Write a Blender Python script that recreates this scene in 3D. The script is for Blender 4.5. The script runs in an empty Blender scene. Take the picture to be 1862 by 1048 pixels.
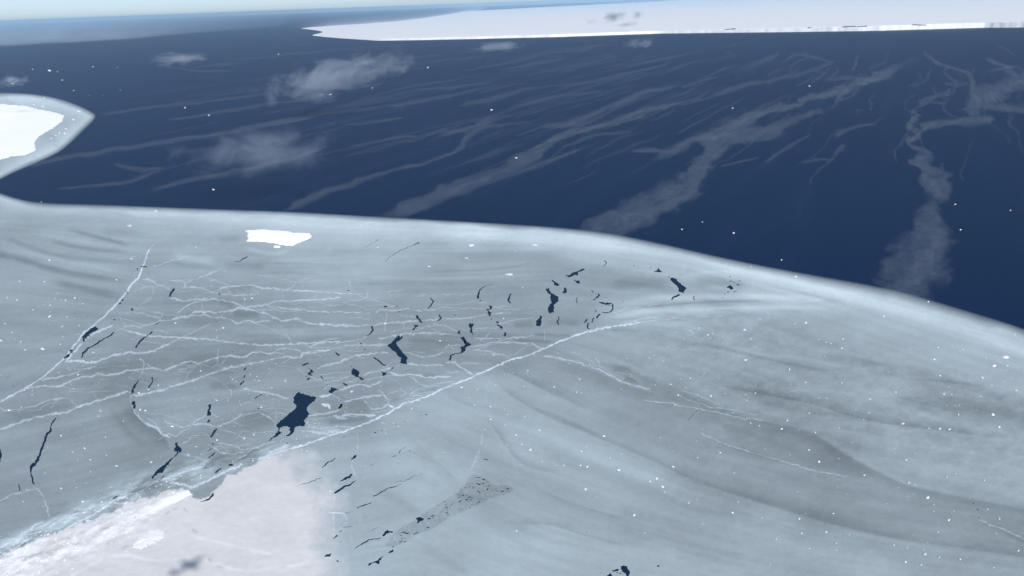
import bpy, bmesh, math, random
import numpy as np
from mathutils import Vector, Matrix
from mathutils.geometry import delaunay_2d_cdt

# ------------------------------------------------------------------ camera
W, H, FPX = 1862.0, 1048.0, 1450.0
ALT = 500.0
ROLL, PITCH = math.radians(2.12), math.atan(519.0 / FPX)
ca, sa, cp, sp = math.cos(ROLL), math.sin(ROLL), math.cos(PITCH), math.sin(PITCH)
HV, VV, FW = np.array([1., 0, 0]), np.array([0, sp, cp]), np.array([0, cp, -sp])
RT, UP = ca * HV - sa * VV, sa * HV + ca * VV
EYE = np.array([0., 0, ALT])


def ray(x, y):
    x = np.asarray(x, float); y = np.asarray(y, float)
    return FW + ((x - W / 2) / FPX)[..., None] * RT + ((H / 2 - y) / FPX)[..., None] * UP


def ground(x, y, z=0.0, far=150000.0):
    """survey point of the photograph -> place on the level z (metres)"""
    d = ray(x, y)
    dz = np.minimum(d[..., 2], -1e-6)
    t = (z - ALT) / dz
    p = EYE + d * t[..., None]
    r = np.hypot(p[..., 0], p[..., 1])
    k = np.where(r > far, far / r, 1.0)
    p[..., 0] *= k; p[..., 1] *= k; p[..., 2] = z
    return p


def gsize(x, y):
    """metres on the ground per photo pixel across / along the view"""
    p = ground(np.array([x, x + 1, x]), np.array([y, y, y + 1]))
    return np.linalg.norm(p[1] - p[0]), np.linalg.norm(p[2] - p[0])


S = bpy.context.scene
cd = bpy.data.cameras.new('camera'); cam = bpy.data.objects.new('camera', cd)
S.collection.objects.link(cam); S.camera = cam
cd.sensor_width = 36.0; cd.lens = 36.0 * FPX / W
cd.clip_start = 1.0; cd.clip_end = 600000.0
M = Matrix.Identity(4)
for i, v in enumerate((RT, UP, -FW)):
    for r in range(3):
        M[r][i] = float(v[r])
M[2][3] = ALT
cam.matrix_world = M

# ------------------------------------------------------------------ light
sd = ray(341.0, 1030.0); sd /= np.linalg.norm(sd)      # the aircraft's shadow marks the anti-solar point
SUN = Vector([float(c) for c in sd])
elev = math.asin(-SUN.z)
sun_az = math.atan2(-SUN.x, -SUN.y)                   # compass bearing of the sun from +Y
w = bpy.data.worlds.new('World'); S.world = w; w.use_nodes = True
nt = w.node_tree; bg = nt.nodes['Background']
sky = nt.nodes.new('ShaderNodeTexSky'); sky.sky_type = 'NISHITA'; sky.sun_disc = False
sky.sun_elevation = elev; sky.sun_rotation = sun_az; sky.altitude = 400
sky.air_density = 0.45; sky.dust_density = 0.7; sky.ozone_density = 0.6
nt.links.new(sky.outputs[0], bg.inputs[0]); bg.inputs[1].default_value = 0.12
sl = bpy.data.lights.new('sun', 'SUN'); sl.energy = 4.2; sl.angle = math.radians(0.53); sl.color = (1, .965, .91)
so = bpy.data.objects.new('sun', sl); S.collection.objects.link(so)
so.rotation_euler = SUN.to_track_quat('-Z', 'Y').to_euler(); so.location = (0, 0, 900)
S.view_settings.view_transform = 'Standard'; S.view_settings.look = 'None'
S.view_settings.exposure = 0.0; S.view_settings.gamma = 1.0
S.render.engine = 'CYCLES'
S.cycles.max_bounces = 6; S.cycles.diffuse_bounces = 2; S.cycles.glossy_bounces = 2
S.cycles.transparent_max_bounces = 12; S.cycles.volume_bounces = 1
S.cycles.use_denoising = True
rnd = random.Random(7); rng = np.random.default_rng(11)


# ------------------------------------------------------------------ helpers
def link(name, me, mat=None, parent=None, label=None, cat=None, group=None, kind=None):
    o = bpy.data.objects.new(name, me); S.collection.objects.link(o)
    if mat and me: me.materials.append(mat)
    if parent: o.parent = parent
    for k, v in (('label', label), ('category', cat), ('group', group), ('kind', kind)):
        if v: o[k] = v
    return o


def mesh(name, v, f):
    me = bpy.data.meshes.new(name)
    me.from_pydata([tuple(map(float, p)) for p in v], [], [tuple(map(int, q)) for q in f])
    me.update(); return me


def big_mesh(name, v, f):
    """triangles through foreach_set"""
    me = bpy.data.meshes.new(name); n = len(f)
    me.vertices.add(len(v)); me.vertices.foreach_set('co', np.asarray(v, np.float32).ravel())
    me.loops.add(3 * n); me.loops.foreach_set('vertex_index', np.asarray(f, np.int32).ravel())
    me.polygons.add(n); me.polygons.foreach_set('loop_start', np.arange(0, 3 * n, 3, dtype=np.int32))
    me.update(calc_edges=True); me.validate(); return me


def attr(me, name, vals):
    a = me.attributes.new(name, 'FLOAT', 'POINT')
    a.data.foreach_set('value', np.broadcast_to(np.asarray(vals, np.float32), (len(me.vertices),)).copy())


def lin(c):
    c = np.asarray(c, float) / 255.0
    return np.where(c <= .04045, c / 12.92, ((c + .055) / 1.055) ** 2.4)


_perm = rng.random((256, 256))


def vnoise(x, y):
    xi = np.floor(x).astype(int); yi = np.floor(y).astype(int)
    fx = x - xi; fy = y - yi
    fx = fx * fx * (3 - 2 * fx); fy = fy * fy * (3 - 2 * fy)
    g = lambda a, b: _perm[a & 255, b & 255]
    return (g(xi, yi) * (1 - fx) + g(xi + 1, yi) * fx) * (1 - fy) + (g(xi, yi + 1) * (1 - fx) + g(xi + 1, yi + 1) * fx) * fy - .5


def fbm(x, y, o=4, lac=2.03, gain=.52):
    s = 0; a = 1.0
    for k in range(o):
        s = s + a * vnoise(x + 17.3 * k, y + 9.1 * k); x = x * lac; y = y * lac; a *= gain
    return s


def resample(p, step):
    p = np.asarray(p, float); d = np.r_[0, np.cumsum(np.hypot(*np.diff(p[:, :2], axis=0).T))]
    n = max(2, int(d[-1] / step) + 1); t = np.linspace(0, d[-1], n)
    return np.stack([np.interp(t, d, p[:, k]) for k in range(p.shape[1])], 1)


def smooth(p, step, it=2):
    """Chaikin rounding of a polyline, then even spacing"""
    p = np.asarray(p, float)
    for _ in range(it):
        if len(p) < 3: break
        a, b = p[:-1] * .75 + p[1:] * .25, p[:-1] * .25 + p[1:] * .75
        p = np.concatenate([p[:1], np.stack([a, b], 1).reshape(-1, p.shape[1]), p[-1:]])
    return resample(p, step)


def perp(p):
    t = np.gradient(p[:, :2], axis=0); t /= np.maximum(np.hypot(t[:, 0], t[:, 1]), 1e-9)[:, None]
    return np.stack([-t[:, 1], t[:, 0]], 1)


def inside(px, py, poly):
    poly = np.asarray(poly, float); r = np.zeros(px.shape, bool)
    lo, hi = poly.min(0), poly.max(0)
    m = (px >= lo[0]) & (px <= hi[0]) & (py >= lo[1]) & (py <= hi[1])
    x, y = px[m], py[m]; q = np.zeros(x.shape, bool)
    for (x0, y0), (x1, y1) in zip(poly, np.roll(poly, -1, 0)):
        if y0 == y1: continue
        c = ((y0 > y) != (y1 > y)) & (x < (x1 - x0) * (y - y0) / (y1 - y0) + x0); q ^= c
    r[m] = q; return r


def pdist(px, py, line, reach):
    """distance to a polyline, signed side, only within reach (else inf); line columns beyond 2 are interpolated"""
    line = np.asarray(line, float); D = np.full(px.shape, np.inf); SD = np.zeros(px.shape); A = np.zeros(px.shape)
    lo, hi = line[:, :2].min(0) - reach, line[:, :2].max(0) + reach
    idx = np.nonzero((px >= lo[0]) & (px <= hi[0]) & (py >= lo[1]) & (py <= hi[1]))[0]
    x, y = px[idx], py[idx]; d = np.full(x.shape, np.inf); s = np.zeros(x.shape); a = np.zeros(x.shape)
    seg = np.hypot(*np.diff(line[:, :2], axis=0).T); acc = np.r_[0, np.cumsum(seg)]; L = max(acc[-1], 1e-6)
    for k in range(len(line) - 1):
        x0, y0 = line[k, :2]; x1, y1 = line[k + 1, :2]; l2 = max((x1 - x0) ** 2 + (y1 - y0) ** 2, 1e-9)
        t = np.clip(((x - x0) * (x1 - x0) + (y - y0) * (y1 - y0)) / l2, 0, 1)
        dx, dy = x - x0 - t * (x1 - x0), y - y0 - t * (y1 - y0); dd = np.hypot(dx, dy); m = dd < d
        d[m] = dd[m]; s[m] = np.sign((x1 - x0) * (y - y0) - (y1 - y0) * (x - x0))[m]
        a[m] = ((acc[k] + t * seg[k]) / L)[m]
    D[idx] = d; SD[idx] = s; A[idx] = a
    return D, SD, A


Z6, Z3, Z29 = 5.987, 2.994, 2.928


def C(ox, oy, pts, s=Z6):
    """survey points read off an enlarged piece of the photograph; a third value is a width in photo pixels"""
    return [(ox + p[0] / s, oy + p[1] / s) + tuple(p[2:]) for p in pts]


# ------------------------------------------------------------------ materials
WIND = math.radians(28.0)     # bearing along which the wind rows lie
KG = 1.0      # light level: linear picture value = albedo * KG


def newmat(name):
    m = bpy.data.materials.new(name); m.use_nodes = True; n = m.node_tree
    for x in list(n.nodes):
        if x.type != 'OUTPUT_MATERIAL': n.nodes.remove(x)
    return m, n, n.nodes['Material Output']


def N(n, t, **kw):
    x = n.nodes.new(t)
    for k, v in kw.items():
        if k.startswith('i_'):
            key = k[2:]
            x.inputs[int(key) if key.isdigit() else key.replace('_', ' ')].default_value = v
        else: setattr(x, k, v)
    return x


def noise(n, co, scale, detail=4, rough=.55, dist=0.0):
    t = N(n, 'ShaderNodeTexNoise'); t.inputs['Scale'].default_value = scale; t.inputs['Detail'].default_value = detail
    t.inputs['Roughness'].default_value = rough; t.inputs['Distortion'].default_value = dist
    n.links.new(co, t.inputs['Vector']); return t.outputs['Fac']


def mathn(n, op, a, b=None, c=None):
    x = N(n, 'ShaderNodeMath', operation=op)
    for i, v in enumerate((a, b, c)):
        if v is None: continue
        if isinstance(v, (int, float)): x.inputs[i].default_value = v
        else: n.links.new(v, x.inputs[i])
    return x.outputs[0]


def mapr(n, v, a, b, c, d):
    x = N(n, 'ShaderNodeMapRange'); n.links.new(v, x.inputs[0])
    for i, q in enumerate((a, b, c, d)): x.inputs[i + 1].default_value = q
    return x.outputs[0]


def getattr_node(n, name):
    return N(n, 'ShaderNodeAttribute', attribute_name=name).outputs['Fac']


def ice_material(name, grain=.06, soft=False, breakup=0.0, tint=(.825, 1, 1.095), rough=.75, bump=.0):
    """ice whose brightness (thickness) and snow cover are carried by the mesh; soft: thin ice lets the water through"""
    m, n, out = newmat(name)
    co = N(n, 'ShaderNodeNewGeometry').outputs['Position']
    tone = getattr_node(n, 'tone'); snow = getattr_node(n, 'snow')
    g1 = noise(n, co, .012, 5, .6); g2 = noise(n, co, .16, 6, .7)
    g = mathn(n, 'ADD', mathn(n, 'MULTIPLY', mathn(n, 'SUBTRACT', g1, .5), grain * 2.2), mathn(n, 'MULTIPLY', mathn(n, 'SUBTRACT', g2, .5), grain * 1.8))
    v = mathn(n, 'MULTIPLY', tone, mathn(n, 'ADD', g, 1.0))
    tn = N(n, 'ShaderNodeMix', data_type='RGBA'); n.links.new(snow, tn.inputs[0])
    tn.inputs[6].default_value = tint + (1,); tn.inputs[7].default_value = (.95, .985, 1.02, 1)
    sc = N(n, 'ShaderNodeVectorMath', operation='SCALE'); n.links.new(tn.outputs[2], sc.inputs[0]); n.links.new(v, sc.inputs['Scale'])
    b = N(n, 'ShaderNodeBsdfPrincipled'); n.links.new(sc.outputs[0], b.inputs['Base Color'])
    b.inputs['Roughness'].default_value = rough; b.inputs['Specular IOR Level'].default_value = .15
    if bump:
        bp = N(n, 'ShaderNodeBump'); bp.inputs['Strength'].default_value = .6; bp.inputs['Distance'].default_value = bump
        n.links.new(noise(n, co, .25, 6, .65), bp.inputs['Height']); n.links.new(bp.outputs[0], b.inputs['Normal'])
    sh = b.outputs[0]
    if soft:
        cov = getattr_node(n, 'cover')
        if breakup:
            mp = N(n, 'ShaderNodeMapping'); mp.inputs['Rotation'].default_value = (0, 0, WIND); n.links.new(co, mp.inputs[0])
            st = N(n, 'ShaderNodeMapping'); st.inputs['Scale'].default_value = (1, .14, 1); n.links.new(mp.outputs[0], st.inputs[0])
            k = noise(n, st.outputs[0], .035, 6, .62, .4)
            cov = mathn(n, 'MULTIPLY', cov, mapr(n, k, .5 - breakup, .5 + breakup, .68, 1.15))
        tr = N(n, 'ShaderNodeBsdfTransparent'); mx = N(n, 'ShaderNodeMixShader')
        cl = N(n, 'ShaderNodeClamp'); n.links.new(cov, cl.inputs[0])
        n.links.new(cl.outputs[0], mx.inputs[0]); n.links.new(tr.outputs[0], mx.inputs[1]); n.links.new(sh, mx.inputs[2]); sh = mx.outputs[0]
    n.links.new(sh, out.inputs['Surface']); return m




def water_material(name, col, streaks=True, spec=.25, wave=1.0):
    m, n, out = newmat(name)
    co = N(n, 'ShaderNodeNewGeometry').outputs['Position']
    mp = N(n, 'ShaderNodeMapping'); mp.inputs['Rotation'].default_value = (0, 0, WIND); n.links.new(co, mp.inputs[0])
    st = N(n, 'ShaderNodeMapping'); st.inputs['Scale'].default_value = (1, .09, 1); n.links.new(mp.outputs[0], st.inputs[0])
    b = N(n, 'ShaderNodeBsdfPrincipled')
    if streaks:
        a = noise(n, st.outputs[0], .009, 5, .6, .6); c = noise(n, co, .0006, 4, .55)
        f = mathn(n, 'ADD', mapr(n, a, .52, .75, 0, .30), mapr(n, c, .3, .7, -.07, .10))
        mx = N(n, 'ShaderNodeMix', data_type='RGBA'); n.links.new(f, mx.inputs[0])
        mx.inputs[6].default_value = col + (1,); mx.inputs[7].default_value = tuple(x * 1.55 + .012 for x in col) + (1,)
        n.links.new(mx.outputs[2], b.inputs['Base Color'])
    else: b.inputs['Base Color'].default_value = col + (1,)
    b.inputs['Roughness'].default_value = .38; b.inputs['Specular IOR Level'].default_value = spec; b.inputs['IOR'].default_value = 1.33
    bp = N(n, 'ShaderNodeBump'); bp.inputs['Strength'].default_value = .5; bp.inputs['Distance'].default_value = .5 * wave
    st2 = N(n, 'ShaderNodeMapping'); st2.inputs['Scale'].default_value = (.35, 1, 1); n.links.new(mp.outputs[0], st2.inputs[0])
    n.links.new(noise(n, st2.outputs[0], .12, 5, .6), bp.inputs['Height']); n.links.new(bp.outputs[0], b.inputs['Normal'])
    n.links.new(b.outputs[0], out.inputs['Surface']); return m


M_ICE = ice_material('thin_sea_ice', .095, soft=True)
M_RIDGE = ice_material('rafted_ice', .10, soft=True, tint=(.85, 1, 1.11))
M_GREASE = ice_material('grease_ice', .10, soft=True, breakup=.16, tint=(.78, 1, 1.30))
M_SNOW = ice_material('snow_covered_ice', .05, bump=.5)
M_SEA = water_material('open_sea', (.0062, .0232, .0720), spec=.02)
M_LEAD = water_material('lead_water', (.010, .029, .066), streaks=False, spec=.06, wave=.15)

KA = 0.80


def alb(grey):
    """albedo that shows as this picture grey in the scene's sun"""
    return lin(grey) / KA


# ------------------------------------------------------------------ sea
R_ = 155000.0
sv, sf = [], []
ring = [0, 2000, 6000, 20000, 60000, R_]; na = 48
sv.append((0, 0, 0))
for r in ring[1:]:
    for k in range(na):
        a = 2 * math.pi * k / na; sv.append((r * math.cos(a), r * math.sin(a), 0))
for k in range(na): sf.append((0, 1 + k, 1 + (k + 1) % na))
for j in range(len(ring) - 2):
    for k in range(na):
        a, b = 1 + j * na + k, 1 + j * na + (k + 1) % na
        sf.append((a, a + na, b + na, b))
sea = link('sea', mesh('sea', sv, sf), M_SEA, kind='structure', label='dark blue open sea with wind rows of grease ice')

# ------------------------------------------------------------------ main ice sheet: outline in survey points
BULGE = [(-700, 163), (-200, 165), (0, 168), (60, 170.5), (105, 178), (142, 191), (165, 202), (177, 210), (171, 220), (152, 238), (128, 262),
         (104, 281), (60, 300), (22, 316), (0, 328), (-18, 335), (-24, 340), (-16, 345), (0, 351)]
EDGE = [(0, 351), (20, 358), (45, 364.5), (75, 369), (130, 371), (200, 373), (300, 377), (400, 381), (500, 384), (600, 389), (700, 395), (780, 399.5),
        (860, 404), (950, 409), (1030, 415), (1100, 423), (1160, 434), (1220, 447), (1280, 461), (1340, 474), (1420, 490), (1500, 504), (1580, 518),
        (1640, 531), (1700, 548), (1760, 566), (1810, 581), (1862, 598), (1960, 634), (2100, 690), (2300, 775), (2560, 890)]
outline = smooth(BULGE + EDGE[1:], 7.0)
OUTPOLY = np.concatenate([outline, [(2560, 1500), (-700, 1500)]])

# ---- openings (leads). 'P' polygon, 'L' crack with widths in photo pixels
LEADS = []


def PL(ox, oy, pts, s=Z6, **k): LEADS.append(('P', C(ox, oy, pts, s), k))
def LL(ox, oy, pts, s=Z6, **k): LEADS.append(('L', C(ox, oy, pts, s), k))
def SP(ox, oy, pts, s=Z6, r=2.0):
    for x, y in pts: LEADS.append(('S', C(ox, oy, [(x, y)], s)[0] + (r,), {}))


PL(310, 720, [(1400, -50), (1415, -25), (1590, 15), (1580, 45), (1530, 90), (1480, 130), (1495, 180), (1515, 205), (1480, 260), (1450, 275), (1470, 310), (1455, 330), (1410, 335), (1360, 345),
              (1345, 385), (1300, 440), (1235, 450), (1240, 432), (1290, 420), (1310, 385), (1293, 370), (1305, 345), (1250, 333), (1200, 350), (1180, 385), (1215, 400), (1160, 440), (1075, 500),
              (1065, 490), (1130, 430), (1165, 385), (1180, 350), (1152, 335), (1165, 300), (1200, 270), (1260, 220), (1330, 165), (1370, 120), (1365, 95), (1330, 75), (1345, 50), (1335, 20)],
   label='largest dark lead, ragged open water in the cracked ice')
PL(560, 620, [(979, -53), (1039, -48), (1019, -18), (959, 27), (1000, 85), (1050, 150), (1090, 190), (1070, 225), (1075, 260), (1005, 245), (1010, 190), (940, 120), (859, 50), (915, 20), (945, -25)],
   label='broad angled lead shaped like a bent arm')
PL(930, 470, [(430, 318), (410, 345), (435, 385), (510, 420), (515, 460), (465, 510), (460, 560), (470, 595), (415, 600), (395, 560), (405, 520), (440, 480), (420, 430), (430, 400), (365, 350), (375, 330)],
   label='winding dark lead with a hooked top end')
PL(1100, 440, [(680, 380), (785, 405), (785, 430), (860, 480), (885, 510), (860, 545), (850, 560), (800, 550), (795, 510), (770, 470), (720, 425), (710, 395)], label='slanting dark lead nearest the outer ice edge')
PL(560, 620, [(1680, -10), (1715, 5), (1780, 45), (1715, 80), (1715, 115), (1690, 127), (1655, 122), (1670, 100), (1655, 75), (1715, 45), (1700, 15)])
PL(620, 470, [(1300, 850), (1335, 850), (1365, 908), (1345, 915), (1310, 885)])
LL(560, 620, [(1690, 122, 2.5), (1600, 138, 1.8), (1560, 155, 3), (1540, 215, 3.4)])
PL(0, 560, [(1040, 198), (1075, 238), (1000, 285), (935, 350), (905, 375), (900, 330), (888, 318), (960, 250), (1010, 205)], label='blocky dark lead beside the left ridge')
PL(0, 560, [(825, 448), (800, 475), (760, 520), (705, 562), (700, 545), (745, 505), (765, 460), (790, 462)])
LL(310, 400, [(45, 750, 3.4), (5, 800, 4), (-5, 840, 3)])
LL(310, 400, [(838, 400, 2.2), (800, 425, 3), (760, 450, 1.5), (700, 462, 1.2)])
LL(0, 560, [(1245, 265, 2), (1215, 295, 3), (1150, 325, 2), (1090, 360, 3), (1050, 395, 3.2), (1000, 420, 2.4), (940, 460, 3.6), (905, 495, 3.4), (890, 545, 2)])
LL(0, 560, [(1740, 150, 3), (1695, 190, 1.8)])
LL(0, 560, [(1660, 262, 3.4), (1600, 305, 1.8), (1535, 355, 3.8), (1500, 400, 2.6), (1475, 440, 3.4)])
LL(0, 560, [(1510, 785, 1.8), (1470, 850, 3.6), (1445, 900, 5), (1435, 945, 5)])
LL(0, 560, [(1655, 755, 2.8), (1665, 790, 2.4), (1625, 855, 2.6), (1610, 885, 1.8)])
LL(310, 560, [(825, 650, 2.4), (800, 685, 2.4)]); LL(310, 560, [(810, 735, 2.4), (795, 770, 1.6)]); LL(310, 560, [(800, 795, 2.6), (755, 840, 3.4)])
LL(310, 560, [(685, 940, 1.2), (620, 975, 1.6)]); LL(310, 560, [(995, 940, 2.6), (920, 990, 2.2)])
PL(310, 560, [(1495, 592), (1507, 610), (1437, 637), (1428, 625), (1460, 603)])
PL(310, 560, [(1490, 655), (1545, 675), (1557, 705), (1530, 720), (1548, 745), (1500, 735), (1470, 757), (1500, 710), (1520, 690)])
PL(310, 560, [(1480, 787), (1500, 760), (1530, 765), (1500, 785)])
LL(310, 560, [(1635, 745, 2.6), (1665, 780, 1.8)]); LL(310, 560, [(1790, 480, 2.2), (1835, 515, 3), (1832, 545, 1.6)])
PL(310, 560, [(1750, 865), (1780, 880), (1815, 880), (1822, 895), (1780, 910), (1745, 942), (1720, 915), (1730, 893), (1745, 900)])
LL(0, 720, [(612, 235, 1.4), (580, 285, 3.6), (555, 340, 1.6), (550, 385, 4), (515, 415, 4.4), (490, 490, 4), (460, 560, 4), (430, 650, 4.2), (415, 700, 5), (375, 740, 6.5), (340, 775, 6), (340, 850, 1.6), (355, 910, 3.6), (367, 968, 2.6)],
   label='long narrow crack running down the left foreground ice')
PL(0, 720, [(-40, 540), (0, 560), (15, 620), (22, 670), (0, 725), (-40, 740)])
LL(0, 720, [(205, 960, 1.4), (220, 1040, 2)])
PL(0, 720, [(1440, 53), (1475, 60), (1482, 135), (1460, 147), (1435, 90)])
PL(0, 720, [(1896, 510), (1936, 508), (1931, 545), (1981, 580), (1976, 610), (1941, 622), (1916, 660), (1856, 715), (1800, 790), (1790, 820), (1755, 850), (1720, 850), (1690, 880), (1665, 912), (1648, 890),
            (1715, 800), (1800, 740), (1856, 690), (1906, 650), (1931, 620), (1896, 600), (1891, 570), (1916, 550)], label='dark lead reaching the bluish rubble belt')
LL(0, 720, [(1790, 870, 1.8), (1730, 930, 2.2)])
PL(310, 720, [(430, 90), (447, 110), (430, 160), (442, 190), (430, 222), (398, 210), (400, 165), (415, 140), (413, 100)])
PL(310, 720, [(420, 253), (437, 275), (400, 302), (397, 280)])
LL(310, 720, [(505, 358, 4), (475, 400, 4.4), (438, 457, 3)])
LL(310, 720, [(465, 510, 2), (468, 535, 1.6)]); LL(310, 720, [(460, 575, 2.2), (380, 610, 1.2)]); LL(310, 720, [(485, 620, 3), (412, 677, 2.2)])
PL(310, 720, [(650, 740), (683, 742), (685, 765), (630, 768)]); LL(310, 720, [(550, 790, 3), (485, 837, 3.6)])
LL(310, 720, [(1795, 680, 1.8), (1720, 725, 2.2), (1645, 780, 1.8)]); LL(310, 720, [(1640, 890, 1.6), (1530, 940, 2), (1380, 975, 1)])
PL(310, 720, [(1870, 75), (1870, 130), (1830, 142), (1845, 100)])
LL(0, 873, [(1280, 178, 3), (1235, 212, 3.4)])
LL(310, 873, [(470, 143, 2.4), (460, 178, 4), (400, 222, 3.4), (320, 240, 1.4)]); LL(310, 873, [(1820, 608, 3.4), (1770, 642, 1.8)])
PL(310, 873, [(1660, 835), (1700, 810), (1745, 803), (1740, 833), (1690, 842)]); LL(310, 873, [(1805, 880, 2.4), (1830, 897, 2)])
LL(620, 470, [(970, 430, 1.2), (1007, 475, 2.6), (945, 545, 2.6)])
LL(620, 470, [(1660, 285, 1.2), (1580, 300, 1.2), (1530, 325, 1.8), (1495, 375, 3), (1485, 440, 4)], label='thin curved crack like a sickle')
PL(620, 470, [(1610, 500), (1635, 525), (1662, 540), (1635, 560), (1580, 572), (1590, 548), (1622, 545)]); PL(620, 470, [(1600, 575), (1642, 595), (1625, 615), (1640, 642), (1613, 625), (1598, 600)])
LL(620, 470, [(1852, 385, 2.6), (1822, 450, 3.4), (1842, 492, 2.6)])
PL(620, 470, [(835, 613), (850, 655), (892, 702), (870, 702), (820, 645), (818, 622)])
LL(620, 470, [(1068, 612, 2), (1090, 655, 3.6), (1045, 682, 1.4)]); PL(620, 470, [(798, 720), (840, 728), (842, 750), (780, 792), (768, 787), (805, 745)])
LL(620, 470, [(335, 738, 2.6), (345, 780, 3.6), (320, 825, 2.2), (280, 850, 1.2)])
PL(620, 470, [(1388, 703), (1447, 713), (1420, 760), (1425, 780), (1440, 825), (1447, 847), (1395, 797), (1410, 770), (1393, 745)])
PL(620, 470, [(1685, 683), (1722, 690), (1705, 715), (1768, 750), (1757, 777), (1700, 735)]); LL(620, 470, [(1788, 808, 3.8), (1780, 852, 3)])
PL(620, 470, [(1300, 782), (1268, 810), (1305, 840), (1292, 812)])
LL(930, 470, [(1000, 25, 1), (1038, 45, 1.8), (995, 92, 1.2)])
PL(930, 470, [(580, 192), (650, 175), (670, 150), (812, 110), (800, 130), (720, 155), (727, 182), (690, 182), (635, 212)]); PL(930, 470, [(675, 230), (735, 250), (750, 277), (710, 270)])
PL(930, 470, [(428, 232), (480, 258), (537, 297), (485, 302), (463, 300), (465, 275)]); PL(930, 470, [(580, 308), (607, 345), (597, 382), (553, 372), (570, 345)])
LL(930, 470, [(868, 350, 1.2), (892, 372, 1.6)]); PL(930, 470, [(888, 452), (912, 452), (967, 405), (940, 380), (935, 385), (948, 405), (920, 425)])
LL(930, 470, [(715, 425, 1.2), (705, 460, 1.6), (715, 492, 1)])
PL(930, 470, [(315, 622), (332, 645), (320, 680), (327, 720), (310, 742), (273, 742), (268, 680), (300, 655)]); LL(930, 470, [(510, 630, 1.6), (517, 670, 2.2), (497, 690, 3), (515, 727, 2)])
PL(930, 470, [(943, 473), (1020, 488), (1090, 478), (1103, 500), (1085, 497), (1030, 507), (980, 502)])
LL(930, 470, [(1096, 500, 2.6), (1099, 555, 2.8), (1080, 585, 2.2), (990, 590, 2)]); LL(930, 470, [(1080, 517, 1.6), (1035, 517, 1.2)]); LL(930, 470, [(962, 607, 3), (930, 655, 3.6)])
LL(930, 470, [(830, 668, 3.4), (785, 702, 1.6)]); LL(930, 470, [(838, 700, 2), (820, 752, 2.8), (850, 772, 1.8)]); LL(930, 470, [(890, 645, 2), (875, 700, 2.4)]); LL(930, 470, [(905, 560, 1.4), (925, 585, 1.6)])
PL(930, 470, [(1553, 147), (1590, 120), (1605, 98), (1613, 130), (1637, 147), (1600, 157)])
LL(1100, 440, [(815, 580, 3.8), (740, 605, 2.8), (725, 635, 2.4)]); LL(1100, 440, [(970, 590, 1.6), (962, 612, 1.6), (975, 637, 1.8)])
PL(1100, 440, [(1358, 468), (1387, 485), (1397, 517), (1370, 522), (1318, 495)])
SP(1100, 440, [(1370, 430), (1465, 425), (1450, 470), (1340, 548), (1408, 545)], r=1.8); SP(1100, 440, [(1360, 380), (1400, 440), (1425, 540), (1305, 565), (1280, 610), (880, 675), (1440, 465), (190, 655), (498, 285), (315, 265)], r=1.2)
PL(560, 620, [(460, 268), (495, 307), (540, 318), (562, 350), (545, 380), (622, 420), (600, 437), (520, 392), (473, 365), (473, 325), (487, 310)], label='club shaped dark lead with a pointed tail')
LL(560, 620, [(715, 180, 2.4), (775, 225, 3), (845, 278, 1.8)]); PL(560, 620, [(932, 283), (917, 320), (888, 332), (910, 300)]); PL(560, 620, [(798, 333), (820, 350), (852, 343), (857, 365), (800, 397), (768, 402), (810, 375)])
LL(560, 620, [(375, 460, 1.8), (435, 490, 3.6)]); LL(560, 620, [(375, 690, 3.6), (340, 737, 4.2)])
SP(560, 620, [(210, 475), (1210, 500), (820, 115), (600, 60), (615, 95), (575, 30), (735, 1000), (800, 980), (1290, 805), (600, 465)], r=1.6); SP(560, 620, [(1230, 815), (1050, 880), (960, 910), (1475, 245)], r=1.1)
PL(580, 790, [(412, 212), (405, 252), (360, 282), (346, 270), (375, 235)])
PL(580, 790, [(362, 428), (355, 462), (300, 492), (235, 517), (228, 508), (290, 470)]); LL(580, 790, [(405, 505, 1.6), (350, 540, 3), (290, 570, 3.8), (225, 610, 4.4), (168, 647, 3)])
LL(580, 790, [(180, 258, 1.4), (110, 305, 2), (30, 358, 1.8)]); LL(580, 790, [(585, 672, 2.4), (640, 655, 2.4), (710, 615, 2.2), (780, 575, 2.2), (845, 575, 1.8), (890, 535, 1.2)])
LL(580, 790, [(770, 550, .8), (850, 515, 1.2), (930, 510, 1.5), (1010, 465, 1.5), (1125, 435, 1)])
LL(580, 790, [(570, 745, 2), (490, 770, 2.8), (415, 802, 2)]); LL(580, 790, [(370, 835, 1), (280, 860, 1.2)]); LL(580, 790, [(540, 900, 1.2), (445, 915, 1)]); LL(580, 790, [(365, 1003, 1.2), (265, 1010, 1.8)])
LL(580, 790, [(620, 310, 1), (560, 345, 1.4)]); LL(580, 790, [(835, 235, 1.8), (785, 255, 1)]); LL(580, 790, [(940, 145, 1.6), (905, 160, 1), (870, 207, 1.6)]); SP(580, 790, [(987, 180), (412, 135), (270, 30)], r=1.6)
PL(580, 790, [(1050, 910), (1090, 898), (1142, 920), (1130, 942), (1085, 960), (1060, 987), (1080, 945)])
for a in ((1785, 275, 1840, 278), (1705, 473, 1755, 478), (1705, 538, 1755, 550), (1720, 620, 1760, 630)): LL(580, 790, [(a[0], a[1], 1.8), (a[2], a[3], 1.8)])
PL(580, 873, [(688, 612), (705, 575), (745, 543), (807, 570), (770, 582), (735, 590), (700, 622)]); LL(580, 873, [(670, 630, 2.2), (610, 650, 2.4), (555, 645, 2.8), (490, 685, 3), (390, 750, 2)])
LL(580, 873, [(985, 580, 2), (950, 585, 2.2), (915, 565, 2.2), (890, 580, 1.4)])
PL(580, 873, [(702, 833), (660, 882), (655, 922), (600, 905), (538, 942), (545, 915), (590, 890), (640, 873), (680, 838)])
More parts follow.
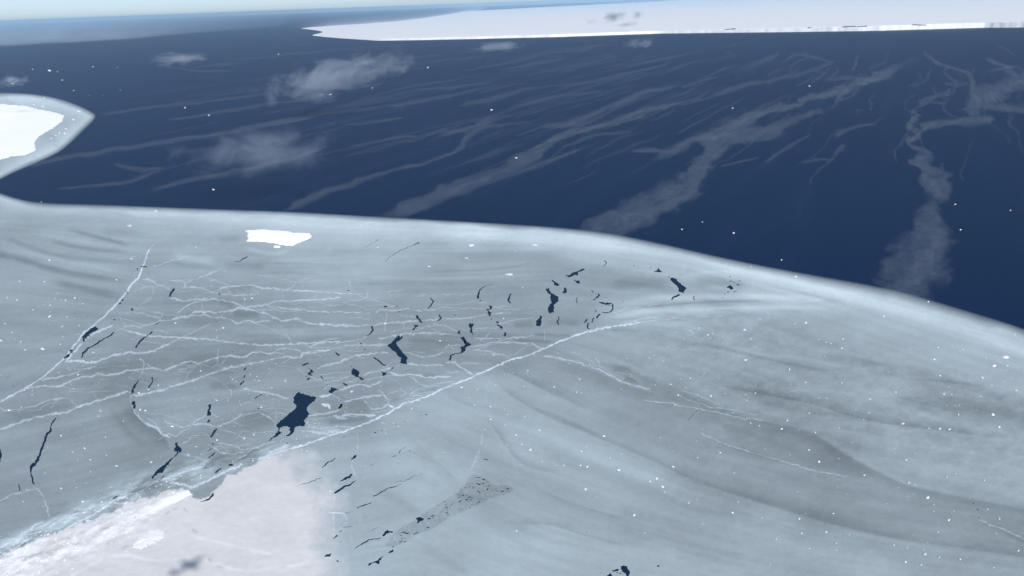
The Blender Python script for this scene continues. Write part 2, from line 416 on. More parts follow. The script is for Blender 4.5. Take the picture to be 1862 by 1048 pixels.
PL(580, 873, [(738, 790), (760, 785), (805, 753), (812, 790), (765, 807)]); LL(580, 873, [(645, 515, 1.4), (560, 560, 1.2), (480, 590, .8)]); SP(580, 873, [(235, 560)], r=2)
PL(1000, 873, [(765, 945), (805, 928), (840, 945), (850, 980), (870, 995), (852, 1120), (830, 1120), (832, 1048), (815, 1020), (775, 985)], label='dark opening at the bottom edge of the picture')
PL(1000, 873, [(668, 990), (735, 966), (747, 980), (725, 1000), (690, 1007)]); PL(1000, 873, [(600, 1085), (620, 1048), (655, 1016), (682, 1048), (690, 1100)]); SP(1000, 873, [(730, 1010), (765, 1018)], r=1.8); SP(1000, 873, [(1180, 940)], r=2.2)
LL(1240, 690, [(80, 165, .9), (30, 220, 1.2)], Z29); SP(1240, 690, [(1550, 660), (1573, 695)], Z29, 1.7); SP(1240, 690, [(1578, 738)], Z29, 1.2)
LL(620, 340, [(425, 303, 2.2), (400, 318, 1.4), (340, 340, 1.2), (290, 365, 1), (240, 405, .8)], Z3); LL(620, 340, [(210, 290, .9), (170, 305, .8), (130, 330, .8)], Z3)
for a in ((1400, 790, 1375, 812, 3), (1345, 868, 1325, 885, 3), (1318, 905, 1300, 922, 3), (1430, 965, 1448, 992, 3), (1530, 512, 1597, 517, 2), (1490, 530, 1502, 545, 2.4), (1518, 550, 1528, 560, 2)):
    LL(0, 400, [(a[0], a[1], a[4]), (a[2], a[3], a[4])])
SP(0, 560, [(1245, 130)], r=2.4); SP(0, 560, [(1210, 178), (140, 855), (85, 760), (1630, 537)], r=1.2); SP(310, 400, [(530, 808)], r=1.8); SP(310, 560, [(672, 478), (1032, 518), (1608, 645), (1695, 445)], r=1.5)
SP(620, 470, [(485, 525)], r=2.8); SP(620, 470, [(605, 525), (630, 585), (1240, 620), (1637, 665), (1700, 888), (1515, 460), (80, 350)], r=1.7); SP(620, 470, [(220, 925), (285, 425), (235, 412), (465, 1010), (1430, 685), (1485, 862)], r=1.1)
SP(310, 720, [(960, 140), (1270, 515), (372, 785)], r=1.8)
# speckled brash band: many small openings
brash = np.array(C(580, 790, [(1700, 440), (1640, 470), (1590, 545), (1500, 640), (1390, 710), (1240, 800), (1120, 880), (1000, 970), (880, 1030), (770, 1130), (720, 1220), (800, 1240), (960, 1160), (1080, 1090),
                          (1240, 1030), (1400, 920), (1560, 850), (1700, 780), (1860, 700), (2080, 640), (2120, 590), (2020, 560), (1900, 560), (1800, 470)]))


def noisy_loop(p, amp, step=2.2):
    p = np.asarray(p, float)[:, :2]; q = resample(np.concatenate([p, p[:1]]), step)[:-1]
    n = perp(np.concatenate([q, q[:1]]))[:-1]
    return q + n * (fbm(q[:, 0] * .4 + 3, q[:, 1] * .4, 3) * amp)[:, None]


HOLES = []
for kind, p, k in LEADS:
    if kind == 'P': HOLES.append((noisy_loop(p, 2.3, 1.7), k))
    elif kind == 'L':
        q = resample(p, 2.5); n = perp(q)
        off = fbm(q[:, 0] * .21, q[:, 1] * .21 + 7, 2) * 2.2; hw = q[:, 2] * .5 * (1.0 + .55 * vnoise(q[:, 0] * .45 + 50, q[:, 1] * .45))
        c = q[:, :2] + n * off[:, None]
        HOLES.append((np.concatenate([c + n * hw[:, None], (c - n * hw[:, None])[::-1]]), k))
    else:
        x, y, r = p; m = 7; a = np.arange(m) * 2 * math.pi / m + rnd.random()
        rr = r * np.array([rnd.uniform(.6, 1.25) for _ in range(m)])
        HOLES.append((np.stack([x + 1.25 * rr * np.cos(a), y + .75 * rr * np.sin(a)], 1), k))
cnt = 0
while cnt < 120:
    x, y = rnd.uniform(690, 940), rnd.uniform(855, 1010)
    if not inside(np.array([x]), np.array([y]), brash)[0]: continue
    r = rnd.choice([.7, .9, 1.1, 1.4, 2.0]); a = np.arange(6) * math.pi / 3
    rr = r * np.array([rnd.uniform(.6, 1.3) for _ in range(6)]); th = rnd.uniform(-.7, .1)
    ex, ey = 1.7 * rr * np.cos(a), .7 * rr * np.sin(a)
    HOLES.append((np.stack([x + ex * math.cos(th) - ey * math.sin(th), y + ex * math.sin(th) + ey * math.cos(th)], 1), {'brash': 1})); cnt += 1

# ------------------------------------------------------------------ brightness of the ice (thickness) surveyed at points, bands and edges
ANCH = np.array([
    (-300, 230, 165), (20, 178, 172), (130, 225, 165), (60, 305, 165), (-300, 500, 150), (-300, 900, 140), (0, 380, 158), (60, 400, 148), (50, 440, 150), (50, 500, 150), (60, 560, 146), (40, 620, 143), (120, 640, 142), (30, 690, 142),
    (180, 430, 152), (180, 480, 152), (160, 560, 143), (100, 720, 132), (60, 740, 130), (200, 700, 125), (50, 820, 142), (120, 860, 140), (200, 860, 138), (170, 780, 138), (240, 770, 134), (270, 840, 130), (40, 920, 136), (150, 920, 134),
    (300, 400, 162), (350, 440, 155), (300, 480, 148), (400, 480, 150), (480, 500, 147), (400, 400, 165), (560, 400, 172), (560, 450, 164), (650, 420, 170), (620, 480, 160), (620, 520, 152), (480, 540, 140), (400, 560, 134), (350, 590, 135),
    (500, 580, 138), (400, 610, 140), (540, 615, 142), (350, 650, 130), (450, 640, 131), (420, 670, 126), (550, 660, 132), (480, 680, 140), (480, 720, 142), (380, 720, 138), (440, 750, 136), (540, 720, 142), (330, 760, 140), (450, 780, 132),
    (380, 830, 134), (320, 870, 132), (480, 810, 140), (620, 740, 135), (660, 760, 130), (600, 800, 152), (760, 620, 132), (720, 580, 138), (650, 560, 144), (820, 620, 132), (900, 620, 134), (850, 560, 140), (780, 530, 146), (800, 470, 148),
    (900, 460, 152), (700, 450, 162), (860, 420, 170), (980, 440, 164), (1080, 450, 166), (1000, 500, 143), (960, 560, 138), (1040, 580, 138), (980, 600, 135), (920, 650, 132), (1080, 520, 142), (1180, 480, 158), (1160, 530, 146), (1150, 570, 168),
    (1280, 500, 158), (1300, 525, 150), (1250, 570, 172), (1380, 550, 166), (1330, 480, 172), (1420, 530, 168), (1500, 550, 166), (1600, 590, 168), (1500, 590, 158), (1420, 600, 155), (1300, 620, 152), (1180, 620, 150), (1100, 610, 150),
    (1120, 650, 150), (1300, 660, 154), (1450, 660, 152), (1600, 640, 160), (1750, 660, 166), (1850, 700, 164), (1550, 700, 152), (1700, 720, 146), (1820, 740, 147), (1650, 690, 158), (1400, 710, 146), (1500, 740, 152), (1650, 790, 158),
    (1800, 800, 156), (1850, 880, 158), (1600, 850, 152), (1720, 880, 156), (1440, 800, 141), (1520, 835, 134), (1350, 770, 142), (1200, 720, 140), (1100, 700, 142), (1020, 690, 142), (1130, 760, 142), (1250, 790, 144), (1400, 860, 140),
    (1550, 890, 141), (1700, 940, 139), (1800, 990, 138), (1860, 960, 136), (1620, 960, 140), (1500, 940, 136), (1350, 890, 140), (1280, 860, 146), (1500, 1000, 156), (1400, 960, 158), (1650, 1010, 152), (1800, 1030, 152), (1600, 1040, 162),
    (1300, 1000, 154), (1350, 1040, 160), (1200, 900, 152), (1250, 960, 150), (1180, 850, 160), (1100, 830, 160), (1050, 780, 158), (980, 740, 160), (900, 710, 164), (850, 740, 162), (960, 790, 160), (1000, 870, 150), (1100, 900, 152), (1150, 960, 148),
    (1050, 960, 150), (930, 940, 152), (1000, 1000, 162), (900, 1000, 166), (850, 1030, 160), (1100, 1030, 160), (1200, 1030, 164), (780, 1000, 158), (800, 940, 160), (880, 880, 146), (830, 860, 158), (760, 880, 164), (800, 800, 152), (720, 780, 158),
    (880, 790, 148), (720, 830, 162), (680, 870, 158), (690, 930, 156), (680, 980, 158), (640, 840, 160), (640, 900, 158), (580, 840, 164), (640, 960, 160), (720, 1040, 162), (2300, 1000, 150), (2300, 1300, 158), (900, 1300, 160), (1500, 1300, 160)], float)
# bands: points, half width (px), change in grey; side 0 both, +1 / -1 only to that side of the drawn direction (sharp on the other)
BANDS = [
    (C(0, 400, [(720, 100), (900, 150), (1100, 200), (1300, 250), (1450, 290)]), 3.6, -20, 0), (C(0, 400, [(480, 200), (700, 270), (900, 310), (1100, 335), (1400, 350)]), 4.5, -15, 0),
    (C(0, 400, [(-200, 170), (0, 195), (120, 220), (300, 290), (500, 360), (750, 410), (1000, 440), (1300, 460), (1450, 500)]), 5, -14, 0), (C(0, 400, [(-300, 380), (0, 385), (150, 400), (300, 450), (500, 520), (750, 580), (1000, 620), (1250, 660), (1430, 690)]), 6, -20, 0),
    (C(0, 400, [(550, 670), (800, 730), (1000, 770), (1250, 820), (1330, 850)]), 7, -18, 0), (C(0, 400, [(100, 300), (500, 400), (800, 480), (1300, 560)]), 5, 7, 0), (C(0, 400, [(300, 130), (800, 220), (1300, 300)]), 4, 5, 0),
    (C(0, 400, [(1050, 110), (1500, 160), (1700, 190)]), 6, -8, 0), (C(0, 400, [(-100, 100), (200, 90), (500, 100)]), 9, -6, 0), (C(0, 400, [(-200, 300), (0, 360), (80, 400)]), 8, -8, 0),
    ([(1240, 474), (1374, 497), (1474, 517), (1574, 547), (1674, 577), (1774, 607), (1862, 640), (2000, 690), (2300, 820)], 11, 16, 0), ([(780, 415), (900, 428), (1050, 440), (1240, 474)], 10, 9, 0),
    (C(310, 400, [(800, 300), (950, 350), (1100, 375), (1230, 360), (1320, 310)]), 5, 14, 0), (C(310, 400, [(520, 215), (640, 215), (770, 200)]), 7, -10, 0), (C(310, 400, [(560, 500), (900, 500), (1080, 500)]), 7, -13, 0), (C(310, 400, [(900, 585), (1300, 580), (1700, 600)]), 2.5, -9, 0),
    (C(310, 400, [(1000, 470), (1400, 480), (1850, 490)]), 2, -8, 0), (C(310, 400, [(1000, 450), (1700, 435)]), 1.6, 8, 0), (C(310, 400, [(0, 370), (150, 420), (350, 440), (520, 460)]), 7, 16, 0), (C(310, 400, [(0, 480), (300, 520), (540, 540)]), 4, -8, 0),
    (C(310, 400, [(620, 760), (900, 760)]), 7, -8, 0), (C(310, 400, [(520, 890), (640, 920), (700, 960)]), 7, -12, 0), (C(310, 560, [(640, 80), (820, 60), (1000, 90)]), 8, -12, 0), (C(310, 560, [(120, 160), (400, 150), (600, 170)]), 8, -6, 0), (C(310, 560, [(600, 240), (1000, 260), (1600, 260)]), 6, 9, 0),
    (C(310, 560, [(400, 850), (560, 840), (760, 880)]), 7, -14, 0), (C(310, 560, [(60, 790), (300, 700), (560, 600)]), 8, -8, 0), (C(620, 340, [(550, 395), (900, 380), (1250, 372)], Z3), 11, -12, 0), (C(620, 340, [(420, 465), (650, 460), (900, 445), (1100, 405)], Z3), 2, -12, 0), (C(620, 340, [(0, 480), (300, 500), (800, 495), (1200, 470)], Z3), 3, 8, 0),
    (C(620, 340, [(0, 530), (400, 520), (740, 530)], Z3), 4, -7, 0), (C(620, 340, [(300, 340), (700, 345), (1300, 330)], Z3), 6, 5, 0), (C(0, 720, [(1380, 20), (1430, 130), (1480, 210), (1560, 290), (1700, 380), (1780, 440), (1830, 520), (1860, 600)]), 17, -22, 1), (C(0, 720, [(1180, 100), (1290, 260), (1400, 420), (1600, 560)]), 7, -7, 0),
    (C(1100, 440, [(0, 470), (300, 450), (560, 450), (780, 490)]), 11, -14, 0), (C(1100, 440, [(930, 450), (1100, 430), (1320, 440), (1600, 480)]), 9, -16, 0), (C(1100, 440, [(120, 690), (300, 640), (500, 620), (760, 600), (1300, 600), (1800, 600), (2500, 640)]), 6, 17, 0),
    (C(1100, 440, [(100, 735), (300, 715), (560, 700), (900, 670), (1200, 655), (1500, 650), (1800, 640)]), 2.6, -20, 0), (C(1100, 440, [(-100, 900), (0, 855), (250, 790), (500, 750), (1000, 745), (1800, 710), (2500, 720)]), 5, 16, 0), (C(1100, 440, [(1150, 745), (1300, 748), (1440, 745)]), 1.6, -16, 0),
    (C(1100, 440, [(800, 400), (1000, 350), (1250, 320), (1500, 350)]), 2.5, 9, 0), (C(1100, 440, [(550, 840), (900, 850), (1400, 800), (1800, 800)]), 4, -9, 0), (C(1100, 440, [(0, 840), (200, 850), (420, 830)]), 2, -14, 0),
    (C(1240, 690, [(150, 25), (450, 85), (700, 130), (900, 200), (1100, 240), (1400, 275), (1821, 330)], Z29), 7, -17, -1), (C(1240, 690, [(300, 40), (600, 60), (1000, 75), (1500, 85)], Z29), 6, 4, 0), (C(1240, 690, [(1150, 0), (1400, 10), (1650, 45)], Z29), 3, -12, 0),
    (C(1240, 690, [(0, 130), (300, 200), (620, 262), (700, 290), (800, 360), (900, 420), (1040, 500), (1200, 575), (1400, 615), (1600, 655), (1821, 695), (2400, 800)], Z29), 12, -13, 1), (C(1240, 690, [(620, 250), (700, 278), (900, 405), (1040, 485), (1200, 560), (1400, 600), (1821, 680)], Z29), 5, 7, -1),
    (C(1240, 690, [(0, 530), (200, 585), (400, 650), (600, 710), (800, 770), (1000, 820), (1250, 870), (1500, 900), (1821, 950), (2300, 1020)], Z29), 11, -12, -1), (C(1240, 690, [(0, 545), (200, 600), (400, 665), (600, 725), (800, 785), (1000, 835), (1250, 885), (1821, 965)], Z29), 10, 7, 1),
    (C(1240, 690, [(1050, 110), (1300, 140), (1600, 160), (1821, 195), (2200, 240)], Z29), 13, -6, 0), (C(1240, 690, [(150, 400), (400, 450), (700, 500)], Z29), 6, 6, 0), (C(1240, 690, [(100, 300), (250, 365), (430, 420), (600, 462)], Z29), 4, -10, -1), (C(1240, 690, [(1580, 770), (1700, 815), (1821, 880), (2100, 990)], Z29), 12, -10, -1),
    (C(1240, 340, [(0, 845), (200, 875), (350, 910), (500, 950), (700, 990), (830, 1005)], Z3), 3.4, -13, 0), (C(1240, 340, [(760, 890), (900, 945), (1100, 965), (1300, 1000), (1500, 1048)], Z3), 6, -6, 0), (C(1240, 340, [(300, 905), (600, 920), (900, 990)], Z3), 4, 7, 0), (C(1240, 340, [(600, 560), (750, 600), (900, 640)], Z3), 2.5, -8, 0), (C(1240, 340, [(500, 640), (750, 620), (800, 595)], Z3), 2, 7, 0),
    (C(870, 620, [(180, 280), (400, 380), (560, 450), (700, 530), (900, 610), (1050, 690), (1200, 760)]), 6, -13, -1), (C(870, 620, [(100, 430), (200, 450), (250, 510), (350, 600), (600, 750), (800, 850), (1100, 960), (1400, 1080)]), 8, -13, -1),
    (C(620, 690, [(1100, 205), (1300, 285), (1500, 365), (1700, 450), (1815, 512), (2000, 580)], Z29), 9, -14, -1), (C(870, 620, [(760, 195), (1100, 285), (1400, 395), (1600, 490), (1856, 560), (2100, 620)]), 9, -10, 1), (C(870, 620, [(300, 330), (600, 490), (900, 650)]), 7, 5, 1),
    (C(620, 690, [(740, 205), (800, 240), (850, 310), (900, 390), (960, 450), (1060, 490), (1180, 500)], Z29), 5, -13, -1), (C(620, 690, [(560, 90), (740, 160)], Z29), 4, -9, 0), (C(620, 690, [(1050, 590), (1200, 650), (1350, 700), (1550, 750)], Z29), 5, -11, 1), (C(620, 690, [(870, 770), (1000, 775), (1110, 770), (1250, 820), (1450, 880), (1600, 900)], Z29), 6, -13, -1),
    (C(620, 690, [(1000, 250), (1200, 350), (1400, 430), (1700, 560), (1815, 600)], Z29), 11, 7, 0), (C(620, 690, [(150, 560), (300, 640), (420, 720)], Z29), 9, -8, 0), (C(620, 690, [(350, 270), (420, 360), (560, 480), (640, 560)], Z29), 9, -7, 1), (C(620, 690, [(400, 870), (550, 960), (700, 1040)], Z29), 9, -8, 0),
    (C(620, 690, [(500, 560), (620, 600), (560, 640)], Z29), 8, 6, 0), (C(870, 620, [(1000, 40), (1300, 90), (1600, 200), (1856, 300)]), 4, -7, 0), (C(870, 620, [(1450, 300), (1680, 330)]), 7, -14, 0), (C(870, 620, [(1560, 400), (1760, 460)]), 6, -10, 0),
    (C(620, 470, [(700, 940), (1000, 930), (1250, 960)]), 9, -6, 0), (C(930, 470, [(0, 720), (270, 715)]), 7, -14, 0), (C(930, 470, [(340, 705), (770, 705)]), 6, -12, 0), (C(930, 470, [(200, 825), (500, 840), (700, 850)]), 3, -14, 0), (C(930, 470, [(0, 895), (400, 910), (480, 920)]), 3.4, -16, 0), (C(930, 470, [(1050, 780), (1250, 780), (1400, 810)]), 3, -12, 0),
    (C(560, 620, [(420, 700), (580, 680), (640, 730), (520, 790)]), 9, -10, 0), (C(560, 620, [(160, 900), (400, 870), (700, 850)]), 6, -12, 0), (C(560, 620, [(900, 640), (1000, 630)]), 7, -10, 0), (C(560, 620, [(1230, 380), (1500, 375)]), 4, -10, 0), (C(560, 620, [(1180, 570), (1430, 520)]), 4, -10, 0),
    (C(310, 720, [(760, 260), (960, 220), (1120, 290)]), 10, -6, 0), (C(310, 720, [(60, 760), (250, 720), (380, 730)]), 9, -5, 0),
]


LENS = [([(1081, 659), (1131, 664), (1191, 694), (1251, 716), (1311, 744), (1361, 759), (1281, 749), (1211, 724), (1146, 694)], -15), ([(1316, 704), (1371, 709), (1431, 724), (1506, 749), (1581, 766), (1506, 759), (1411, 744), (1356, 724)], -14), ([(1396, 651), (1431, 654), (1481, 666), (1521, 676), (1461, 674)], -11),
        ([(1491, 649), (1531, 641), (1631, 669), (1711, 686), (1751, 696), (1631, 686)], -7), ([(1311, 774), (1456, 784), (1486, 799), (1546, 834), (1601, 869), (1541, 866), (1471, 849), (1411, 834), (1346, 819)], -9), ([(1631, 724), (1731, 721), (1806, 734), (1870, 754), (1870, 784), (1781, 779), (1701, 759)], -8),
        ([(560, 738), (640, 736), (668, 760), (600, 776)], -8), ([(330, 655), (400, 622), (470, 628), (420, 690), (345, 700)], -7), ([(745, 612), (830, 606), (848, 632), (770, 640)], -7), ([(205, 690), (232, 672), (290, 690), (225, 728), (150, 735)], -8), ([(10, 745), (120, 725), (140, 735), (40, 775)], -8), ([(430, 760), (480, 742), (505, 770), (450, 785)], -8)]


def guide(x, y):
    """streamline coordinate: thin-ice bands follow these curves"""
    X = np.array([-700, 0, 250, 500, 750, 1000, 1250, 1500, 1862, 2560])
    rows = np.array([[150, 168, 372, 384, 397, 412, 454, 504, 598, 890], [380, 395, 405, 410, 425, 440, 480, 545, 650, 960], [420, 440, 497, 490, 480, 468, 510, 580, 700, 1010], [520, 540, 570, 560, 555, 545, 560, 650, 760, 1080],
                     [640, 680, 640, 620, 610, 620, 720, 790, 860, 1180], [800, 820, 760, 720, 690, 760, 870, 950, 1000, 1250], [980, 960, 900, 830, 800, 920, 990, 1050, 1110, 1330], [1300, 1200, 1150, 1080, 1020, 1100, 1140, 1180, 1240, 1500]], float)
    ys = np.stack([np.interp(x, X, r) for r in rows]); s = np.full(x.shape, -1.0)
    for k in range(len(rows) - 1):
        m = (y >= ys[k]) & (y < ys[k + 1]); s[m] = k + (y[m] - ys[k][m]) / (ys[k + 1][m] - ys[k][m])
    m = y >= ys[-1]; s[m] = 7 + (y[m] - ys[-1][m]) / 150
    return s


SNOWP = np.array([(-700, 1120), (-60, 1030), (0, 1010), (60, 985), (130, 957), (200, 932), (262, 907), (300, 894), (330, 884), (346, 893), (352, 906), (372, 909), (386, 900), (391, 888), (408, 872), (430, 858), (470, 838), (512, 822), (524, 822), (538, 834), (562, 858), (590, 884), (606, 905), (613, 945), (612, 990), (604, 1048), (620, 1150), (640, 1500), (-700, 1500)], float)
SNOW_SHARP = SNOWP[:19]; SNOW_SOFT = SNOWP[18:29]
BELT = [(-200, 1075), (0, 1000), (70, 970), (140, 940), (210, 905), (270, 885), (330, 868), (390, 850), (440, 838), (490, 822), (520, 812)]
RUB = [(-300, 1130, 40), (0, 1040, 42), (80, 1010, 36), (150, 985, 30), (210, 960, 26), (265, 935, 20), (300, 915, 12), (320, 896, 6)]


def in_holes(px, py):
    r = np.zeros(px.shape, bool)
    for p, k in HOLES: r |= inside(px, py, p)
    return r


def survey(px, py):
    """-> grey, snow 0..1, height for points of the ice"""
    g = np.zeros(px.shape); wsum = np.zeros(px.shape)
    for ax, ay, av in ANCH:
        d2 = ((px - ax) * .62) ** 2 + (py - ay) ** 2 + 700.0
        ww = d2 ** -2.3; g += ww * (av - (np.interp(ax, [1100, 1300], [0, 8]) if ay > 560 else 0)); wsum += ww
    g /= wsum
    for pts, hw, dv, side in BANDS:
        line = smooth(pts, 9.0); d, s, t = pdist(px, py, line, hw * 4)
        fade = np.clip(np.minimum(t, 1 - t) / .2, 0, 1)
        if side == 0: f = np.exp(-(d / (hw * .95)) ** 2.8)
        else: f = np.where(s == side, np.exp(-(d / (hw * 1.4)) ** 1.5), np.exp(-(d / .9) ** 2))
        g += 1.12 * dv * np.where(np.isfinite(d), f, 0) * fade
    for poly, dv in LENS:
        P_ = np.array(poly, float); wx_ = px + 5 * fbm(px * .06, py * .1, 3); wy_ = py + 3 * fbm(px * .06 + 9, py * .1, 3)
        d, s, t = pdist(wx_, wy_, np.concatenate([P_, P_[:1]]), 12); i_ = inside(wx_, wy_, P_)
        dd = np.where(np.isfinite(d), d, 99.0); g += .75 * dv * np.where(i_, .5 + .5 * np.clip(dd / 3.0, 0, 1), np.clip(.5 - .5 * dd / 3.0, 0, 1))
    # outer rim of the sheet is brighter: swept-up grease ice
    d, s, t = pdist(px, py, outline, 70.0)
    wid = np.interp(px, [-700, 0, 200, 600, 900, 1200, 1862], [14, 13, 16, 27, 27, 28, 40])
    m = np.isfinite(d); rim = np.zeros(px.shape); rim[m] = np.exp(-((d[m] - wid[m] * .55) / wid[m]) ** 2); g += 23 * rim * np.interp(px, [0, 1200, 1400], [1, 1, .8])
    # streaks along the flow
    sc = guide(px, py)
    fl = np.interp(px - .9 * (py - 600), [500, 900], [1.0, .7])
    g += 11.0 * fbm(px * .0035 + 5, sc * 5.0, 3) + 6.5 * fl * fbm(px * .007 + 40, sc * 20.0, 3) + 3.5 * fbm(px * .012, py * .02, 4)
    g += 3.6 * fl * fbm(px * .012 + 9, sc * 48.0, 3) + 3.0 * fbm(px * .16, py * .2, 3)
    mott = np.interp(px, [1100, 1250], [0, 1]) * np.interp(py - .25 * (px - 1400), [560, 620, 740, 820], [0, 1, 1, .25]) + .3
    g += mott * (9.0 * fbm(px * .05 + 11, py * .11, 5, gain=.66)) + 2.0 * fbm(px * .25, py * .35, 2)
    g = 158 + (g - 147) * 1.02
    # brash band
    b = inside(px, py, brash); g = np.where(b, g - 13 + 16 * fbm(px * .22, py * .35, 3), g)
    # bluish rubble belt in front of the snow field
    line = smooth(BELT, 8.0); d, s, t = pdist(px, py, line, 60)
    bw = np.interp(px, [-200, 0, 200, 350, 440, 520], [18, 18, 22, 28, 20, 7])
    m = np.isfinite(d); bf = np.zeros(px.shape); bf[m] = np.exp(-(d[m] / bw[m]) ** 2 * 1.1); belt = bf
    al_ = px * .92 - py * .39; ac_ = px * .39 + py * .92
    g += bf * (24 + 72 * fbm(al_ * .022, ac_ * .10, 4) + 26 * fbm(al_ * .06 + 9, ac_ * .22, 3))
    # snow field
    sn = inside(px, py, SNOWP).astype(float)
    e1x = px + 9 * fbm(px * .07, py * .07 + 3, 4); e1y = py + 9 * fbm(px * .07 + 31, py * .07, 4); sn = inside(e1x, e1y, SNOWP).astype(float)
    d1, _, _ = pdist(e1x, e1y, smooth(SNOW_SHARP, 6.0), 40); wxp = px + 34 * fbm(px * .035 + 2, py * .035, 5, gain=.62); wyp = py + 34 * fbm(px * .035 + 77, py * .035 + 5, 5, gain=.62)
    far_ = (px > 500); jx, jy = np.where(far_, wxp, px), np.where(far_, wyp, py)
    d2, _, _ = pdist(jx, jy, smooth(SNOW_SOFT, 6.0), 60)
    i = np.where(far_, inside(jx, jy, SNOWP), sn > .5)
    sn = np.where(i, np.clip(d1 / 3.0 + .3, 0, 1), np.clip(1 - d1 / 5.0, 0, 1) * .25)
    soft = np.where(np.isfinite(d2), np.where(i, .5 + .5 * np.clip(d2 / 40, 0, 1), .5 - .5 * np.clip(d2 / 34, 0, 1)), 1.0)
    sn = np.where(np.isfinite(d2), np.minimum(np.where(i, sn, .5), soft), sn); sn = np.clip(sn, 0, 1)
    snow_g = 207 + 8 * fbm(px * .018, py * .035, 4) + 4 * fbm(px * .11, py * .2, 3)
    d, s, t = pdist(px, py, resample(RUB, 10.0), 120)
    rw = np.interp(px, [p[0] for p in RUB], [p[2] for p in RUB])
    rub = np.where(np.isfinite(d), np.exp(-(np.where(np.isfinite(d), d, 0) / rw) ** 2), 0) * sn
    snow_g += rub * (18 + 36 * fbm(al_ * .02 + 30, ac_ * .075, 4) + 26 * fbm(al_ * .07 + 3, ac_ * .2, 3))
    # low drift lines on the snow
    for pts in ([(130, 1048), (190, 1015), (230, 1008), (262, 1018), (300, 1022), (340, 1012), (372, 1018)], [(372, 1018), (400, 1030), (440, 1040), (500, 1036), (560, 1024)], [(345, 975), (400, 988), (450, 999), (490, 1008)]):
        d, s, t = pdist(px, py, smooth(pts, 6.0), 16); f = np.where(np.isfinite(d), np.exp(-(np.where(np.isfinite(d), d, 9) / 3.0) ** 2), 0) * sn
        snow_g += f * np.clip(8 + 22 * fbm(px * .06, py * .09, 3), 0, 18)
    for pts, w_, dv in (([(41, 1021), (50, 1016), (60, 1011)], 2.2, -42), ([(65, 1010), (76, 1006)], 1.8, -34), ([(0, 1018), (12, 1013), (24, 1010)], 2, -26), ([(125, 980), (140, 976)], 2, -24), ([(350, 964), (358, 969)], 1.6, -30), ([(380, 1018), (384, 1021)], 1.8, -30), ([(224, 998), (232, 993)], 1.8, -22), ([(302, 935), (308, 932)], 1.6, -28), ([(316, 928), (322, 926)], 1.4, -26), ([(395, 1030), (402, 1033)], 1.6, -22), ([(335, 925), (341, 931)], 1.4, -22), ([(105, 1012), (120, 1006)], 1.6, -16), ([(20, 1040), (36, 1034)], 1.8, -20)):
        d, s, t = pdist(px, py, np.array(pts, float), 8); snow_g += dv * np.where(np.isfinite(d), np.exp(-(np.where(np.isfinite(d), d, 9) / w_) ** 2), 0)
    g = g * (1 - sn) + snow_g * sn
    z = rub * .8 * fbm(al_ * .05, ac_ * .16, 4) + belt * (1 - sn) * 1.0 * fbm(px * .12, py * .3, 3) + sn * .25 * fbm(px * .05, py * .1, 3)
    return g, sn, np.maximum(z, -.25)


ICE_Z = 0.45
gx = np.concatenate([np.arange(-700, -40, 26.0), np.arange(-40, 1902, 2.7), np.arange(1905, 2560, 26.0)])
gy = np.concatenate([np.arange(160, 1070, 2.5), np.arange(1072, 1500, 22.0)])
PX, PY = np.meshgrid(gx, gy)
PX = PX + (np.arange(len(gy)) % 2)[:, None] * 1.2
PX, PY = PX.ravel(), PY.ravel()
keep = inside(PX, PY, OUTPOLY); PX, PY = PX[keep], PY[keep]
verts2 = [Vector((float(a), float(b))) for a, b in zip(PX, PY)]
edges2 = []


def add_loop(p):
    st = len(verts2); n = len(p); verts2.extend(Vector((float(a), float(b))) for a, b in p)
    edges2.extend((st + k, st + (k + 1) % n) for k in range(n))


add_loop(OUTPOLY)
for p, k in HOLES: add_loop(p)
cv, ce, cf, *_ = delaunay_2d_cdt(verts2, edges2, [], 0, 1e-5, False)
cv = np.array([(v.x, v.y) for v in cv]); cf = np.array(cf, int)
cen = cv[cf].mean(1)
ok = inside(cen[:, 0], cen[:, 1], OUTPOLY)
for p, k in HOLES: ok &= ~inside(cen[:, 0], cen[:, 1], p)
cf = cf[ok]
used = np.unique(cf); remap = np.full(len(cv), -1); remap[used] = np.arange(len(used)); cv = cv[used]; cf = remap[cf]
G_, SN_, Z_ = survey(cv[:, 0], cv[:, 1])
P3 = ground(cv[:, 0], cv[:, 1], 0.0); P3[:, 2] = ICE_Z + Z_
tri = P3[cf]; nz = np.cross(tri[:, 1] - tri[:, 0], tri[:, 2] - tri[:, 0])[:, 2]
cf[nz < 0] = cf[nz < 0][:, ::-1]
# vertical rims down to the water round every opening
e = np.concatenate([cf[:, [0, 1]], cf[:, [1, 2]], cf[:, [2, 0]]]); key = np.sort(e, 1); key = key[:, 0] * len(cv) + key[:, 1]
u, inv, c = np.unique(key, return_inverse=True, return_counts=True); be = e[c[inv] == 1]
bi = np.unique(be); low = np.full(len(cv), -1); low[bi] = len(cv) + np.arange(len(bi))
PB = P3[bi].copy(); PB[:, 2] = -.3; top = low + len(bi)
rim = np.concatenate([np.stack([top[be[:, 1]], top[be[:, 0]], low[be[:, 0]]], 1), np.stack([top[be[:, 1]], low[be[:, 0]], low[be[:, 1]]], 1)])
me = big_mesh('sea_ice', np.concatenate([P3, PB, P3[bi]]), np.concatenate([cf, rim]))
bi = np.r_[bi, bi]
d, s, t = pdist(cv[:, 0], cv[:, 1], outline, 40)
fw = np.interp(cv[:, 0], [-200, 0, 180, 300, 900, 1300, 1862], [9, 9, 10, 9, 11, 16, 22]) * (1 + .45 * fbm(cv[:, 0] * .012, cv[:, 1] * .012, 4))
cov = np.where(np.isfinite(d), np.clip(np.where(np.isfinite(d), d, 0) / np.maximum(fw, 3), 0, 1) ** .75, 1.0)
